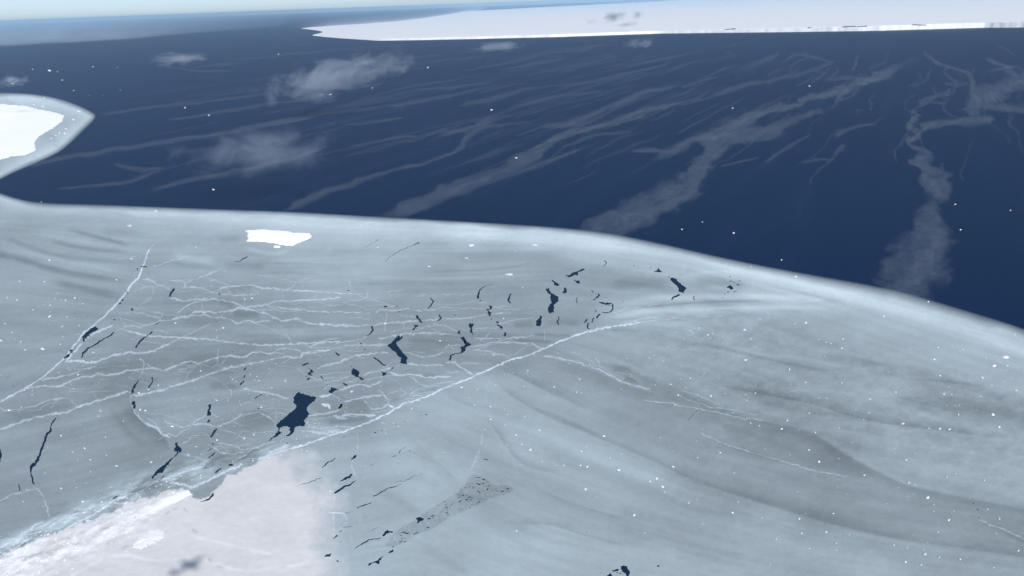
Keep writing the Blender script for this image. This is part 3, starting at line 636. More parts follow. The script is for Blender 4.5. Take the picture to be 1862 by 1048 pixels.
attr(me, 'tone', np.r_[alb(np.clip(G_, 90, 245)), alb(np.clip(G_[bi], 90, 240))]); attr(me, 'snow', np.r_[SN_, SN_[bi]]); attr(me, 'cover', np.r_[cov, cov[bi]])
sea_ice = link('sea_ice', me, M_ICE, kind='structure', label='wide grey-blue sheet of thin banded sea ice')
me.polygons.foreach_set('use_smooth', np.ones(len(me.polygons), bool))

for p, k in HOLES:
    g3 = ground(p[:, 0], p[:, 1], .03)
    nm = 'water_hole' if k.get('brash') else 'lead'
    bm = bmesh.new(); vs = [bm.verts.new(tuple(map(float, q))) for q in g3]
    try: f = bm.faces.new(vs)
    except ValueError: bm.free(); continue
    f.normal_update()
    if f.normal.z < 0: f.normal_flip()
    me = bpy.data.meshes.new(nm); bm.to_mesh(me); bm.free()
    link(nm, me, M_LEAD, parent=sea_ice, label=k.get('label'))

# ------------------------------------------------------------------ pressure ridges and rafted seams of the sheet
RIDGES = []


def RD(ox, oy, pts, w=2.6, b=24, c=.85, s=Z6, label=None): RIDGES.append((C(ox, oy, pts, s), w, b, c, label))


RIDGES.append(([(1164, 587), (1142, 591), (1097, 597), (1069, 604), (1045, 612), (1017, 622), (993, 633), (970, 643), (950, 649), (920, 658), (895, 670), (870, 681), (844, 692), (810, 706), (775, 722), (735, 735), (702, 754), (677, 766), (640, 780), (597, 794), (560, 808), (522, 818), (485, 830), (468, 837)],
               2.5, 50, .95, 'long bright ridge crossing the ice diagonally to the snow field'))
RD(930, 470, [(1390, 702), (1480, 685), (1600, 668), (1760, 655), (1900, 650), (2100, 640), (2350, 632)], 2.2, 12, .6); RD(930, 470, [(830, 800), (1000, 755), (1150, 735), (1280, 705), (1420, 660), (1600, 640)], 2.4, 14, .7); RD(930, 470, [(1110, 590), (1250, 550), (1420, 530), (1600, 500), (1750, 490)], 2.4, 14, .6)
RD(0, 400, [(1640, 300), (1600, 370), (1580, 440), (1530, 560), (1500, 640), (1440, 690), (1380, 790), (1320, 860), (1250, 940), (1150, 1040), (1050, 1130), (920, 1228), (820, 1350), (680, 1538), (620, 1588), (450, 1728), (210, 1873), (0, 1988), (-200, 2090)], 2.3, 44, .92, label='bright ridge running down the left side of the ice')
RD(0, 560, [(1240, 190), (1100, 250), (1000, 295), (920, 360), (860, 425), (790, 500), (710, 600)], 3.0, 34, .9)
RD(0, 560, [(720, 590), (850, 580), (1000, 605), (1100, 575), (1200, 535), (1300, 510), (1430, 490), (1550, 495), (1660, 475), (1850, 385)], 3.0, 34)
RD(0, 560, [(1660, 475), (1850, 385), (1990, 320), (2160, 240), (2290, 180)], 2.0, 14, .7)
RD(0, 560, [(450, 790), (600, 765), (760, 730), (870, 690), (1050, 640)], 2.4, 26); RD(0, 560, [(720, 620), (770, 700)], 2, 18, .7)
RD(0, 560, [(270, 890), (380, 865), (480, 860), (640, 860), (780, 800), (880, 755), (1000, 755), (1060, 715), (1160, 745), (1300, 720), (1390, 685), (1560, 670), (1650, 655), (1760, 690), (1856, 660), (2066, 580), (2156, 610), (2316, 560), (2426, 525), (2466, 550), (2496, 515), (2576, 545), (2646, 540), (2746, 500), (2836, 480), (2906, 505), (2986, 490)], 2.6, 32)
RD(0, 560, [(1530, 545), (1570, 600), (1560, 670), (1530, 760)], 2.4, 20, .75); RD(0, 560, [(1600, 610), (1650, 655)], 2.2, 24); RD(0, 560, [(1390, 540), (1400, 610)], 1.8, 12, .6); RD(0, 560, [(800, 870), (730, 960)], 1.8, 14, .6)
RD(0, 560, [(1300, 220), (1450, 270), (1540, 290), (1640, 310), (1856, 320), (1960, 325), (2056, 330), (2206, 345), (2356, 355), (2416, 360), (2506, 385), (2656, 395), (2806, 410), (2916, 410), (3056, 405), (3256, 390), (3406, 390), (3556, 375), (3712, 370)], 2.6, 30)
RD(0, 560, [(1340, 210), (1420, 195), (1500, 215), (1600, 190), (1740, 150), (1856, 140)], 2.2, 20, .75); RD(0, 560, [(1680, 250), (1780, 260), (1856, 290)], 1.8, 14, .6); RD(0, 560, [(1450, 40), (1600, 80), (1730, 115), (1760, 140)], 2.4, 22, .75); RD(0, 560, [(1640, 40), (1856, 90)], 2, 16, .7)
RD(0, 720, [(0, 370), (150, 320), (370, 240), (560, 205), (720, 180), (850, 125), (1000, 75), (1200, 20), (1300, -12), (1400, -48)], 2.9, 34, .9); RD(0, 720, [(-200, 420), (0, 370), (150, 320)], 3, 20, .7)
RD(0, 560, [(1400, 915), (1480, 960), (1600, 930), (1750, 900), (1856, 866), (2006, 820), (2156, 775), (2306, 720), (2456, 665), (2656, 625), (2856, 590), (3086, 540), (3276, 545), (3296, 500), (3456, 470), (3606, 465)], 2.9, 30)
RD(0, 720, [(20, 165), (60, 165), (250, 140), (400, 110), (510, 55), (720, 25), (790, 60), (840, 110)], 2.4, 22, .8); RD(0, 720, [(330, 220), (360, 150)], 2, 14, .6); RD(0, 720, [(510, 55), (510, 10)], 1.8, 14, .6); RD(0, 720, [(0, 130), (60, 165)], 3, 20, .7)
RD(0, 720, [(1440, -10), (1425, 30)], 2.4, 30); RD(0, 720, [(1460, 150), (1480, 200), (1560, 280), (1620, 320), (1700, 350), (1760, 420), (1856, 460)], 3.0, 34, label=None); RD(0, 720, [(1480, 190), (1560, 220), (1700, 310), (1760, 380)], 3, 16, .6)
RD(0, 873, [(-100, 270), (0, 235), (130, 160), (250, 140), (400, 95)], 2.2, 22, .8); RD(0, 873, [(370, 70), (430, 120), (490, 220), (520, 320), (535, 420)], 2.4, 20, .75)
RD(310, 560, [(1500, 440), (1600, 385), (1720, 340), (1856, 338)], 2.2, 24); RD(310, 560, [(0, 140), (120, 110), (200, 95), (270, 50), (330, 40), (500, 60), (650, 35), (740, 10), (830, 12), (900, 35), (1050, 60), (1110, 105), (1220, 145), (1380, 125), (1450, 155), (1550, 180), (1856, 195), (2000, 200)], 2.8, 32)
RD(310, 560, [(200, 95), (370, 75), (440, 100), (600, 110), (730, 170), (870, 135), (920, 165), (1080, 140)], 2.2, 24); RD(310, 560, [(0, 80), (130, 90), (200, 95)], 2.0, 20)
RD(310, 400, [(0, 855), (130, 890), (250, 870), (480, 865), (640, 890), (780, 940), (850, 985)], 2.4, 24); RD(310, 400, [(60, 1030), (180, 930), (300, 890), (440, 870)], 2.2, 22, .8); RD(310, 400, [(640, 1010), (740, 970), (830, 955), (1000, 935), (1180, 890), (1400, 880), (1600, 870), (1856, 850)], 2.4, 24)
RD(310, 400, [(1020, 940), (1180, 960), (1400, 980), (1600, 1000), (1856, 1010), (2100, 1010)], 2.2, 22, .8); RD(310, 400, [(1600, 890), (1720, 940), (1856, 925)], 1.8, 14, .6)
RD(310, 400, [(530, 765), (620, 730), (740, 720), (900, 710), (980, 745), (1150, 755), (1300, 770), (1550, 780), (1700, 790), (1856, 805), (2100, 815)], 2.2, 24); RD(310, 400, [(0, 665), (150, 670), (160, 735), (330, 740), (450, 790), (560, 810), (750, 825), (880, 820), (960, 800)], 2.2, 20, .8)
RD(310, 400, [(50, 770), (160, 735)], 1.8, 18, .7); RD(310, 400, [(160, 690), (300, 635), (420, 590), (530, 545)], 2.4, 20, .75); RD(310, 400, [(350, 700), (370, 750)], 2, 16, .7); RD(310, 400, [(380, 680), (500, 650)], 1.8, 14, .6); RD(310, 400, [(540, 1000), (560, 940)], 1.6, 10, .5)
RD(310, 560, [(130, 320), (300, 240), (430, 180)], 1.8, 14, .7); RD(310, 560, [(1130, 480), (1180, 450), (1270, 445), (1400, 470), (1440, 500)], 2.2, 26); RD(310, 560, [(1120, 490), (1250, 500)], 1.8, 18, .7); RD(310, 560, [(170, 780), (200, 710), (300, 620)], 1.6, 14, .65); RD(310, 560, [(500, 670), (610, 555)], 1.6, 14, .65)
RD(310, 560, [(780, 870), (850, 895), (980, 915), (1150, 950), (1290, 1000)], 3.0, 24, .8); RD(310, 560, [(860, 590), (870, 530)], 1.6, 12, .6)
RD(0, 400, [(1600, 370), (1700, 230)], 2.2, 14, .6); RD(0, 400, [(1640, 520), (1856, 450), (2000, 420)], 2.2, 18, .7); RD(0, 400, [(1550, 640), (1620, 650), (1690, 690), (1856, 760)], 2.2, 22, .8); RD(0, 400, [(1440, 790), (1600, 730), (1800, 715)], 1.8, 12, .6); RD(0, 400, [(1500, 960), (1660, 840)], 1.6, 14, .6); RD(0, 400, [(1250, 440), (1450, 400), (1600, 365)], 1.8, 12, .6)
for p, w_, b_, c_ in (([(370, 600), (430, 560), (560, 570), (700, 550), (880, 580)], 2.4, 24, .8), ([(180, 605), (350, 590)], 1.8, 16, .7), ([(0, 745), (250, 740), (450, 715), (720, 695), (900, 680), (1100, 665), (1400, 650), (1600, 610), (1856, 600)], 2.4, 22, .8),
                      ([(400, 880), (600, 845), (720, 825), (1000, 820), (1270, 835)], 2.8, 28, .85), ([(720, 825), (900, 755), (1000, 725)], 2, 16, .7), ([(1000, 720), (1180, 750), (1270, 810)], 2, 20, .8), ([(640, 625), (820, 640)], 1.8, 16, .7), ([(1450, 865), (1600, 880), (1856, 865), (2100, 850)], 2.4, 24, .8),
                      ([(1440, 770), (1700, 760)], 1.8, 18, .7), ([(-60, 940), (0, 920), (200, 890), (300, 850)], 2.2, 22, .8), ([(0, 960), (200, 945), (500, 950)], 2.2, 20, .8), ([(1120, 990), (1160, 965), (1300, 945)], 1.8, 18, .7), ([(1400, 965), (1570, 945), (1620, 920), (1856, 920), (2030, 940)], 2.2, 22, .8),
                      ([(750, 410), (900, 405), (1200, 398), (1480, 395)], 1.8, 12, .6), ([(0, 385), (200, 400), (250, 430), (420, 465)], 1.8, 12, .6), ([(1000, 600), (1060, 670)], 1.8, 14, .7), ([(1500, 480), (1600, 490)], 1.8, 14, .7), ([(900, 560), (1200, 570), (1560, 540), (1856, 520)], 2.6, 12, .6), ([(200, 530), (450, 510), (600, 530)], 2, 14, .6)):
    RD(620, 470, p, w_, b_, c_)
for p, w_, b_, c_ in (([(-60, 155), (0, 140), (250, 100)], 2.2, 20, .8), ([(100, 300), (220, 260), (340, 240), (420, 200), (530, 165), (700, 140), (880, 130)], 3, 28, .85), ([(180, 460), (330, 440), (450, 385)], 2.4, 22, .8), ([(600, 390), (680, 345), (830, 320), (1000, 270)], 2.2, 22, .8), ([(420, 450), (550, 435)], 2, 16, .7),
                      ([(640, 430), (760, 405), (860, 380)], 2, 18, .7), ([(880, 350), (960, 375), (1080, 370), (1180, 370), (1280, 400), (1400, 400), (1550, 395)], 2.8, 30, .88), ([(1110, 385), (1220, 480), (1340, 510)], 2, 22, .8), ([(1280, 495), (1420, 490)], 2, 16, .7), ([(1080, 255), (1200, 270), (1480, 265)], 2.4, 24, .8),
                      ([(1090, 140), (1270, 180), (1400, 160), (1480, 130)], 2.4, 22, .8), ([(1480, 90), (1520, 65), (1655, 45)], 1.8, 20, .75), ([(1500, 245), (1600, 235), (1660, 290), (1800, 370)], 2.4, 26, .85), ([(1660, 240), (1800, 245), (1856, 270)], 2, 20, .75), ([(1500, 330), (1550, 355), (1650, 330)], 2, 18, .75), ([(1370, 470), (1600, 440)], 2, 18, .7),
                      ([(340, 545), (450, 500), (560, 475), (680, 500), (760, 460), (820, 420)], 2.6, 26, .85), ([(270, 590), (380, 655)], 2, 18, .75), ([(380, 660), (410, 665), (560, 625), (700, 605), (830, 595)], 3, 30, .88), ([(770, 530), (830, 595), (880, 640), (880, 690), (800, 745), (700, 740), (650, 690), (600, 640)], 2.6, 24, .8),
                      ([(860, 580), (990, 550)], 1.8, 18, .75), ([(1050, 650), (1110, 590), (1140, 560), (1200, 530)], 2, 20, .75), ([(1120, 600), (1250, 600)], 2, 20, .75), ([(1060, 640), (1150, 630)], 2, 18, .7), ([(130, 610), (210, 600), (270, 585)], 3, 40, .9), ([(-80, 830), (0, 820), (130, 810), (280, 770)], 2.6, 22, .8),
                      ([(280, 820), (340, 840), (420, 805), (560, 810), (740, 820)], 3.4, 32, .9), ([(150, 695), (230, 710), (235, 750)], 3, 60, .95), ([(690, 600), (720, 640)], 1.8, 16, .7), ([(880, 700), (930, 730)], 3, 50, .95), ([(0, 940), (120, 960), (300, 940), (480, 940)], 3.4, 16, .7), ([(0, 985), (160, 1000), (330, 985)], 3, 18, .7)):
    RD(560, 620, p, w_, b_, c_)
for p, w_, b_, c_ in (([(690, 175), (760, 170), (900, 200), (1040, 230), (1160, 265), (1300, 310), (1440, 385), (1560, 450), (1680, 490), (1820, 525), (1870, 520)], 2.4, 24, .85), ([(1300, 270), (1400, 320), (1440, 370)], 2, 18, .75), ([(1260, 190), (1310, 240), (1310, 310)], 2, 18, .7), ([(-60, 100), (0, 105), (130, 125), (330, 170)], 2.2, 20, .75),
                      ([(0, 150), (250, 150), (350, 185)], 2, 18, .7), ([(0, 45), (80, 60), (130, 20), (400, 20), (570, 30), (680, 80)], 2.2, 22, .8), ([(980, 120), (1100, 150), (1160, 190), (1260, 250)], 2, 12, .6), ([(1480, 350), (1650, 360), (1690, 400), (1800, 500)], 1.8, 12, .6), ([(1260, 190), (1400, 170), (1560, 260), (1690, 330), (1800, 380)], 2.4, 8, .5)):
    RD(870, 620, p, w_, b_, c_)
for p, w_, b_, c_ in (([(-30, 70), (0, 100), (150, 150), (270, 165), (400, 190)], 1.8, 18, .7), ([(-210, 115), (-60, 130), (0, 145), (100, 160), (200, 180), (330, 210), (430, 220)], 1.8, 20, .75), ([(100, 290), (250, 355), (430, 410), (600, 455), (680, 485), (830, 512), (900, 520)], 2.2, 18, .75), ([(1580, 750), (1600, 760), (1700, 795), (1821, 855), (2000, 940)], 2.2, 24, .8), ([(0, 60), (120, 100), (220, 150)], 1.6, 14, .6), ([(540, 75), (620, 55)], 1.6, 10, .5)):
    RD(1240, 690, p, w_, b_, c_, Z29)
for p, w_, b_, c_ in (([(410, -20), (430, 120), (420, 180)], 2.2, 16, .6), ([(360, 290), (360, 380), (420, 490)], 2.2, 18, .7), ([(165, 655), (160, 720), (145, 790)], 2, 20, .75), ([(100, 605), (160, 632)], 2.6, 30, .9), ([(100, 855), (200, 860), (270, 870), (310, 930)], 2.6, 26, .85), ([(160, 870), (160, 1048), (150, 1180)], 1.6, 14, .6), ([(1780, -10), (1770, 60), (1760, 120)], 3, 14, .6), ([(1740, 180), (1715, 250), (1690, 320)], 6.5, 16, .75), ([(1680, 320), (1640, 400)], 4, 12, .6), ([(180, 190), (200, 240)], 1.6, 14, .6)):
    RD(580, 790, p, w_, b_, c_)
for p, w_, b_, c_ in (([(230, 320), (330, 310), (420, 315), (500, 340), (650, 280), (760, 220), (940, 175)], 2.6, 24, .8), ([(960, 178), (1050, 225), (1150, 290)], 2.4, 26, .85), ([(-60, 290), (0, 300), (130, 350), (230, 320)], 2.4, 20, .75), ([(230, 310), (300, 265), (390, 215)], 2.4, 22, .8), ([(230, 320), (210, 230)], 1.8, 16, .7), ([(60, 450), (130, 390), (230, 340)], 2.2, 20, .75),
                      ([(100, 540), (200, 490), (240, 440), (400, 430)], 2.2, 20, .75), ([(500, 520), (720, 545), (750, 590), (880, 580), (1000, 540), (1130, 500)], 2.2, 20, .75), ([(660, 280), (760, 320), (870, 330)], 2, 16, .7), ([(530, 370), (680, 400), (760, 450), (900, 470)], 2.2, 18, .7), ([(470, 570), (540, 620), (680, 640), (800, 610)], 2.6, 22, .8), ([(700, 700), (830, 640), (870, 590), (1000, 545)], 2.8, 28, .85),
                      ([(100, 640), (300, 680), (420, 720)], 2.4, 18, .75), ([(0, 440), (60, 450)], 3, 22, .8), ([(800, 745), (600, 830), (400, 930), (250, 1000), (100, 965), (0, 945)], 4, 36, .85), ([(0, 890), (150, 830), (300, 790), (450, 760)], 4, 26, .75), ([(630, 740), (700, 690)], 3, 20, .7), ([(900, 700), (1050, 655), (1270, 590)], 3, 10, .6), ([(1420, 380), (1560, 395), (1650, 420), (1790, 400)], 3, 20, .7), ([(1480, 310), (1650, 370), (1856, 380)], 3, 16, .65), ([(540, 550), (650, 620)], 2, 14, .6),
                      ([(1530, 225), (1700, 190), (1856, 150)], 2.6, 24, .8), ([(1770, 215), (1856, 245), (1920, 250)], 3.2, 44, .9), ([(1640, 95), (1720, 115), (1725, 145)], 3, 56, .95), ([(1620, 10), (1700, 5)], 3, 44, .9)):
    RD(310, 720, p, w_, b_, c_)
for p, w_, b_, c_ in (([(1850, -20), (1650, 45), (1560, 120), (1450, 155), (1300, 160)], 3.2, 24, .8), ([(1400, 170), (1240, 230), (1130, 310), (1000, 390), (860, 455), (720, 540), (600, 610)], 3.6, 40, .9), ([(950, 350), (850, 370), (650, 440), (520, 530), (400, 580), (300, 600)], 3, 30, .85), ([(480, 460), (380, 500), (250, 590), (120, 680), (0, 745), (-150, 800)], 3, 24, .8), ([(400, 590), (250, 690), (100, 780), (0, 840)], 3.4, 36, .85), ([(1380, 270), (1250, 255), (1150, 310)], 3, 24, .75), ([(1080, 300), (1000, 290), (940, 330)], 2.6, 14, .6), ([(1500, 310), (1300, 360), (1100, 400), (950, 480)], 3, 20, .7)):
    RD(0, 873, p, w_, b_, c_)

RQ = []
for pts, wd, br, cvr, lab in RIDGES:
    q = resample(pts, 2.4); n = perp(q); sd_ = rnd.uniform(0, 90)
    RQ.append((q, n, sd_, q + n * (fbm(q[:, 0] * .16 + sd_, q[:, 1] * .16, 3) * 2.6)[:, None]))
allc = np.concatenate([r[3] for r in RQ]); SB, SS, SZ = survey(allc[:, 0], allc[:, 1]); SH_ = in_holes(allc[:, 0], allc[:, 1]); o0 = 0
for (pts, wd, br, cvr, lab), (q, n, sd_, c) in zip(RIDGES, RQ):
    m_ = len(q); base, snb, zb = SB[o0:o0 + m_], SS[o0:o0 + m_], SZ[o0:o0 + m_]; o0 += m_
    taper = np.clip(np.minimum(np.arange(m_), np.arange(m_)[::-1]) / 4.0 + .35, 0, 1)
    hw = max(wd, 2.0) * .54 * (1 + 1.1 * fbm(q[:, 0] * .22 + sd_, q[:, 1] * .22 + 5, 3)) * taper
    rows = []; prof = [-1.8, -.75, 0, .75, 1.8]; cvp = [0, .8, 1, .8, 0]; hp = [.03, .12, .2, .12, .03]
    jit = .8 + .4 * rng.random((m_, 5))
    for k in range(5):
        a = c + n * (prof[k] * hw * jit[:, k])[:, None]; g3 = ground(a[:, 0], a[:, 1]); g3[:, 2] = ICE_Z + np.maximum(zb, 0) + hp[k] * (.8 + .4 * rng.random(m_)); rows.append(g3)
    V = np.stack(rows, 1).reshape(-1, 3); F = []
    for i in range(m_ - 1):
        for k in range(4): F.append((i * 5 + k, i * 5 + k + 1, (i + 1) * 5 + k + 1, (i + 1) * 5 + k))
    a, b2, c2 = V[F[0][0]], V[F[0][1]], V[F[0][2]]
    if np.cross(b2 - a, c2 - a)[2] < 0: F = [f[::-1] for f in F]
    me = mesh('pressure_ridge', V, F)
    tv = (np.clip(base + br * .95 + 23, 0, 226) + 14 * fbm(q[:, 0] * .5, q[:, 1] * .5 + sd_, 2))
    attr(me, 'tone', alb(np.repeat(tv, 5))); attr(me, 'snow', .5 * np.repeat(snb, 5))
    brk = np.clip(1.0 + .8 * fbm(q[:, 0] * .12 + sd_, q[:, 1] * .12 + 31, 3), .35, 1) * ~SH_[o0 - m_:o0]
    attr(me, 'cover', (brk[:, None] * min(1, .35 + cvr * .7) * np.array(cvp)[None]).ravel())
    link('pressure_ridge', me, M_RIDGE, parent=sea_ice, label=lab)

# hairline seams too fine to count between the ridges
V, F, T, CV_ = [], [], [], []
HP = np.array([(20, 760), (130, 680), (210, 580), (260, 490), (420, 500), (620, 510), (860, 540), (1020, 590), (980, 635), (860, 680), (720, 740), (600, 785), (420, 830), (300, 800), (240, 730)], float); hs = []
while len(hs) < 45:
    x, y = rnd.uniform(0, 1040), rnd.uniform(480, 830)
    if not inside(np.array([x]), np.array([y]), HP)[0]: continue
    a_ = rnd.choice([rnd.gauss(-.12, .14), rnd.gauss(-.12, .14), rnd.gauss(.25, .2), rnd.gauss(-.75, .25), rnd.gauss(1.3, .3)]); pts = [(x, y)]; L_ = rnd.uniform(14, 75) * (1 if abs(a_) < .5 else .4); d0 = 0
    while d0 < L_:
        st_ = rnd.uniform(5, 14); a2 = a_ + rnd.gauss(0, .38); x += st_ * math.cos(a2); y += st_ * math.sin(a2) * .8; pts.append((x, y)); d0 += st_
    hs.append(resample(pts, 3.0))
# cells of broken plates: seams between neighbouring plates, flatter with distance
site = []
while len(site) < 420:
    x, y = rnd.uniform(-40, 1100), rnd.uniform(450, 880)
    site.append((x, y))
site = np.array(site); tri_ = delaunay_2d_cdt([Vector((float(a * .36), float(b))) for a, b in site], [], [], 0, 1e-6, False); tv_ = np.array([(v.x / .36, v.y) for v in tri_[0]]); adj = {}
cc_ = []
for k, f in enumerate(tri_[2]):
    A_, B_, C_ = (tv_[j] * np.array([.36, 1]) for j in f); D_ = 2 * (A_[0] * (B_[1] - C_[1]) + B_[0] * (C_[1] - A_[1]) + C_[0] * (A_[1] - B_[1]))
    D_ = D_ if abs(D_) > 1e-6 else 1e-6
    a2, b2_, c2_ = A_ @ A_, B_ @ B_, C_ @ C_
    cc_.append(((a2 * (B_[1] - C_[1]) + b2_ * (C_[1] - A_[1]) + c2_ * (A_[1] - B_[1])) / D_ / .36, (a2 * (C_[0] - B_[0]) + b2_ * (A_[0] - C_[0]) + c2_ * (B_[0] - A_[0])) / D_))
    for i in range(3): adj.setdefault(tuple(sorted((f[i], f[(i + 1) % 3]))), []).append(k)
for ks_ in adj.values():
    if len(ks_) != 2: continue
    p, q = np.array(cc_[ks_[0]]), np.array(cc_[ks_[1]]); mid_ = (p + q) / 2; L_ = np.hypot(*(p - q))
    if L_ < 4 or L_ > 110 or not inside(mid_[:1], mid_[1:2], HP)[0]: continue
    if rnd.random() > .62 + .5 * vnoise(mid_[:1] * .012, mid_[1:2] * .02)[0]: continue
    l_ = resample([p, q], 3.0); nn = perp(l_); l_ = l_ + nn * (fbm(l_[:, 0] * .11, l_[:, 1] * .11 + 50, 3) * 4.0 * np.sin(np.linspace(0, math.pi, len(l_))))[:, None]; hs.append(l_)
ha = np.concatenate(hs); hb_, hsn, hz_ = survey(ha[:, 0], ha[:, 1]); hh_ = ~in_holes(ha[:, 0], ha[:, 1]); o0 = 0
for q in hs:
    m_ = len(q); n = perp(q); st = len(V); bb = rnd.uniform(16, 40); hw = rnd.uniform(.75, 1.25) * (1 + .8 * rng.random(m_) - .4)
    for k, (pf, cc) in enumerate(((-1.6, 0), (0, 1), (1.6, 0))):
        a = q + n * (pf * hw)[:, None]; g3 = ground(a[:, 0], a[:, 1]); g3[:, 2] = ICE_Z + .06 + (.08 if k == 1 else 0); V.extend(g3); T.extend(hb_[o0:o0 + m_] + bb); CV_.extend(cc * .95 * hh_[o0:o0 + m_])
    for k in range(2):
        for i in range(m_ - 1): F.append((st + k * m_ + i, st + (k + 1) * m_ + i, st + (k + 1) * m_ + i + 1, st + k * m_ + i + 1))
    o0 += m_
V = np.array(V); F = [f if np.cross(V[f[1]] - V[f[0]], V[f[2]] - V[f[0]])[2] >= 0 else f[::-1] for f in F]
me = mesh('hairline_seams', V, F); attr(me, 'tone', alb(np.array(T))); attr(me, 'snow', 0.0); attr(me, 'cover', CV_); link('hairline_seams', me, M_RIDGE, parent=sea_ice, kind='stuff')

# ------------------------------------------------------------------ white floes: irregular slabs with snow on top
def floe_mesh(name, poly, thick, z0, relief=.3):
    """poly: ground xy outline; bevelled slab with an uneven snow top"""
    poly = np.asarray(poly)[:, :2]; n = len(poly); cen = poly.mean(0)
    ar = .5 * np.sum(poly[:, 0] * np.roll(poly[:, 1], -1) - np.roll(poly[:, 0], -1) * poly[:, 1])
    if ar < 0: poly = poly[::-1]
    rows = [np.c_[poly, np.full(n, z0)], np.c_[cen + (poly - cen) * .985, np.full(n, z0 + thick * .75)], np.c_[cen + (poly - cen) * .93, np.full(n, z0 + thick)],
            np.c_[cen + (poly - cen) * .55, z0 + thick + relief * rng.random(n)]]
    V = np.concatenate(rows + [np.r_[cen, z0 + thick + relief][None]]); F = []
    for r in range(3):
        for k in range(n): F.append((r * n + k, r * n + (k + 1) % n, (r + 1) * n + (k + 1) % n, (r + 1) * n + k))
    for k in range(n): F.append((3 * n + k, 3 * n + (k + 1) % n, 4 * n))
    me = mesh(name, V, F); attr(me, 'snow', 1.0); return me


def px_floe(name, pts, grey, thick=1.5, z0=ICE_Z, relief=.8, amp=1.2, step=2.4, **kw):
    q = noisy_loop(pts, amp, step); g3 = ground(q[:, 0], q[:, 1]); me = floe_mesh(name, g3, thick, z0, relief); attr(me, 'tone', alb(grey)); return link(name, me, M_SNOW, **kw)


px_floe('snow_floe', C(310, 400, [(810, 125), (1000, 112), (1300, 135), (1340, 150), (1510, 155), (1540, 183), (1490, 215), (1380, 255), (1330, 280), (1250, 283), (1150, 260), (1000, 240), (830, 235), (850, 200), (830, 180), (845, 150)]), 250, 2.2,
        label='largest single white floe frozen into the upper ice sheet, wedge shaped', cat='ice floe')
px_floe('snow_floe', C(310, 400, [(1118, 292), (1150, 284), (1200, 290), (1195, 302), (1160, 308), (1128, 303)]), 244, 1.2, amp=.4, label='small oval white floe just below the wedge shaped floe', cat='ice floe')
px_floe('snow_field_floe', [(-420, 182), (-150, 184), (0, 190), (45, 193), (68, 199), (92, 203), (108, 207), (117, 211), (112, 222), (96, 234), (72, 247), (64, 256), (62, 264), (66, 273), (45, 283), (20, 285), (0, 291), (-150, 300), (-420, 310)], 247, 2.5, amp=2.0, relief=2.0,
        label='bright snow covered floe inside the grey ice tongue at the left', cat='ice floe')
px_floe('snow_floe', C(310, 873, [(-95, 225), (-60, 205), (0, 185), (80, 145), (170, 112), (205, 122), (235, 160), (180, 185), (90, 225), (20, 255), (-60, 265)]), 242, .7, amp=3.5, relief=.3, label='bright white slab at the upper edge of the foreground snow', cat='ice floe')
px_floe('snow_floe', C(310, 873, [(-340, 645), (-250, 560), (-180, 530), (-90, 560), (-70, 590), (-100, 640), (-180, 690), (-300, 740), (-420, 750), (-400, 700)], ), 229, .4, amp=7, step=1.6, relief=.3, label='bright white slab lying within the foreground snow rubble', cat='ice floe')

FL = []


def FLOES(ox, oy, s, rows, zone):
    for r in rows:
        x, y = ox + r[0] / s, oy + r[1] / s; wv = r[2] if len(r) > 2 else 4.6; hv = r[3] if len(r) > 3 else wv * .62; FL.append((x, y, wv, hv, zone, r[4] if len(r) > 4 else None))


FLOES(0, 0, 1, [(236, 411, 13, 5, 'elongated white floe left of the wedge shaped floe'), (357, 450, 7.5, 4), (239, 471, 6.5, 4), (212, 509.5, 5.5, 4), (90, 474, 5, 4), (90.5, 576, 8.5, 4.6), (9, 589, 7.5, 4.6), (77.5, 635, 9, 5), (60.5, 564, 6, 3.4), (91.5, 556, 5.5, 4), (119, 546.5, 5, 3.6), (38, 622, 4.5, 4), (121.5, 576.5, 4, 3.4), (2, 620, 6, 5), (36, 512, 4.5, 3), (13, 542, 4.5, 3), (31, 546, 4.5, 3), (104, 534, 4, 3), (136, 542.5, 5, 3), (81, 513, 4, 3), (17, 747, 8, 4.6), (110, 627, 5, 4), (46, 637, 6, 3)], 'left')
FLOES(0, 0, 1, [(446, 545, 4.6, 3), (458, 543, 5, 3.2), (319, 588, 4.6, 3.6), (406, 597, 5.4, 3.6), (170, 642, 5.4, 3.4), (142, 682, 6, 3.6), (395, 615, 3.6, 3), (255, 655, 4, 3.4), (394, 729, 6, 4), (253, 715.5, 6.5, 3.6), (270.5, 708.5, 5, 3.6), (288, 701.5, 4, 3.6), (255, 746, 4, 4.6), (264, 747.5, 7.5, 4.6), (365, 675.5, 4.6, 4), (519, 693.5, 5, 4), (475, 741.5, 5.5, 4), (394.5, 801.5, 5, 4), (313, 776, 7.5, 4.6), (344, 828.5, 6, 3.6), (111, 793, 6, 4), (132, 823, 4, 4), (212, 848, 6.5, 3), (275, 841.5, 5, 3.4), (639, 713, 7.5, 4), (192, 796, 4.6, 4), (154, 816, 4, 3.4), (164, 837, 5, 3.4), (194, 829, 5, 3), (81.5, 861, 4, 3), (183, 748, 4.6, 3), (180, 757.5, 6.5, 3), (462, 791, 5, 6), (444, 798, 4, 4), (202, 887, 4, 3.4), (111, 889, 3.6, 3), (42, 913, 5, 3), (559, 769, 4, 3)], 'cracked')
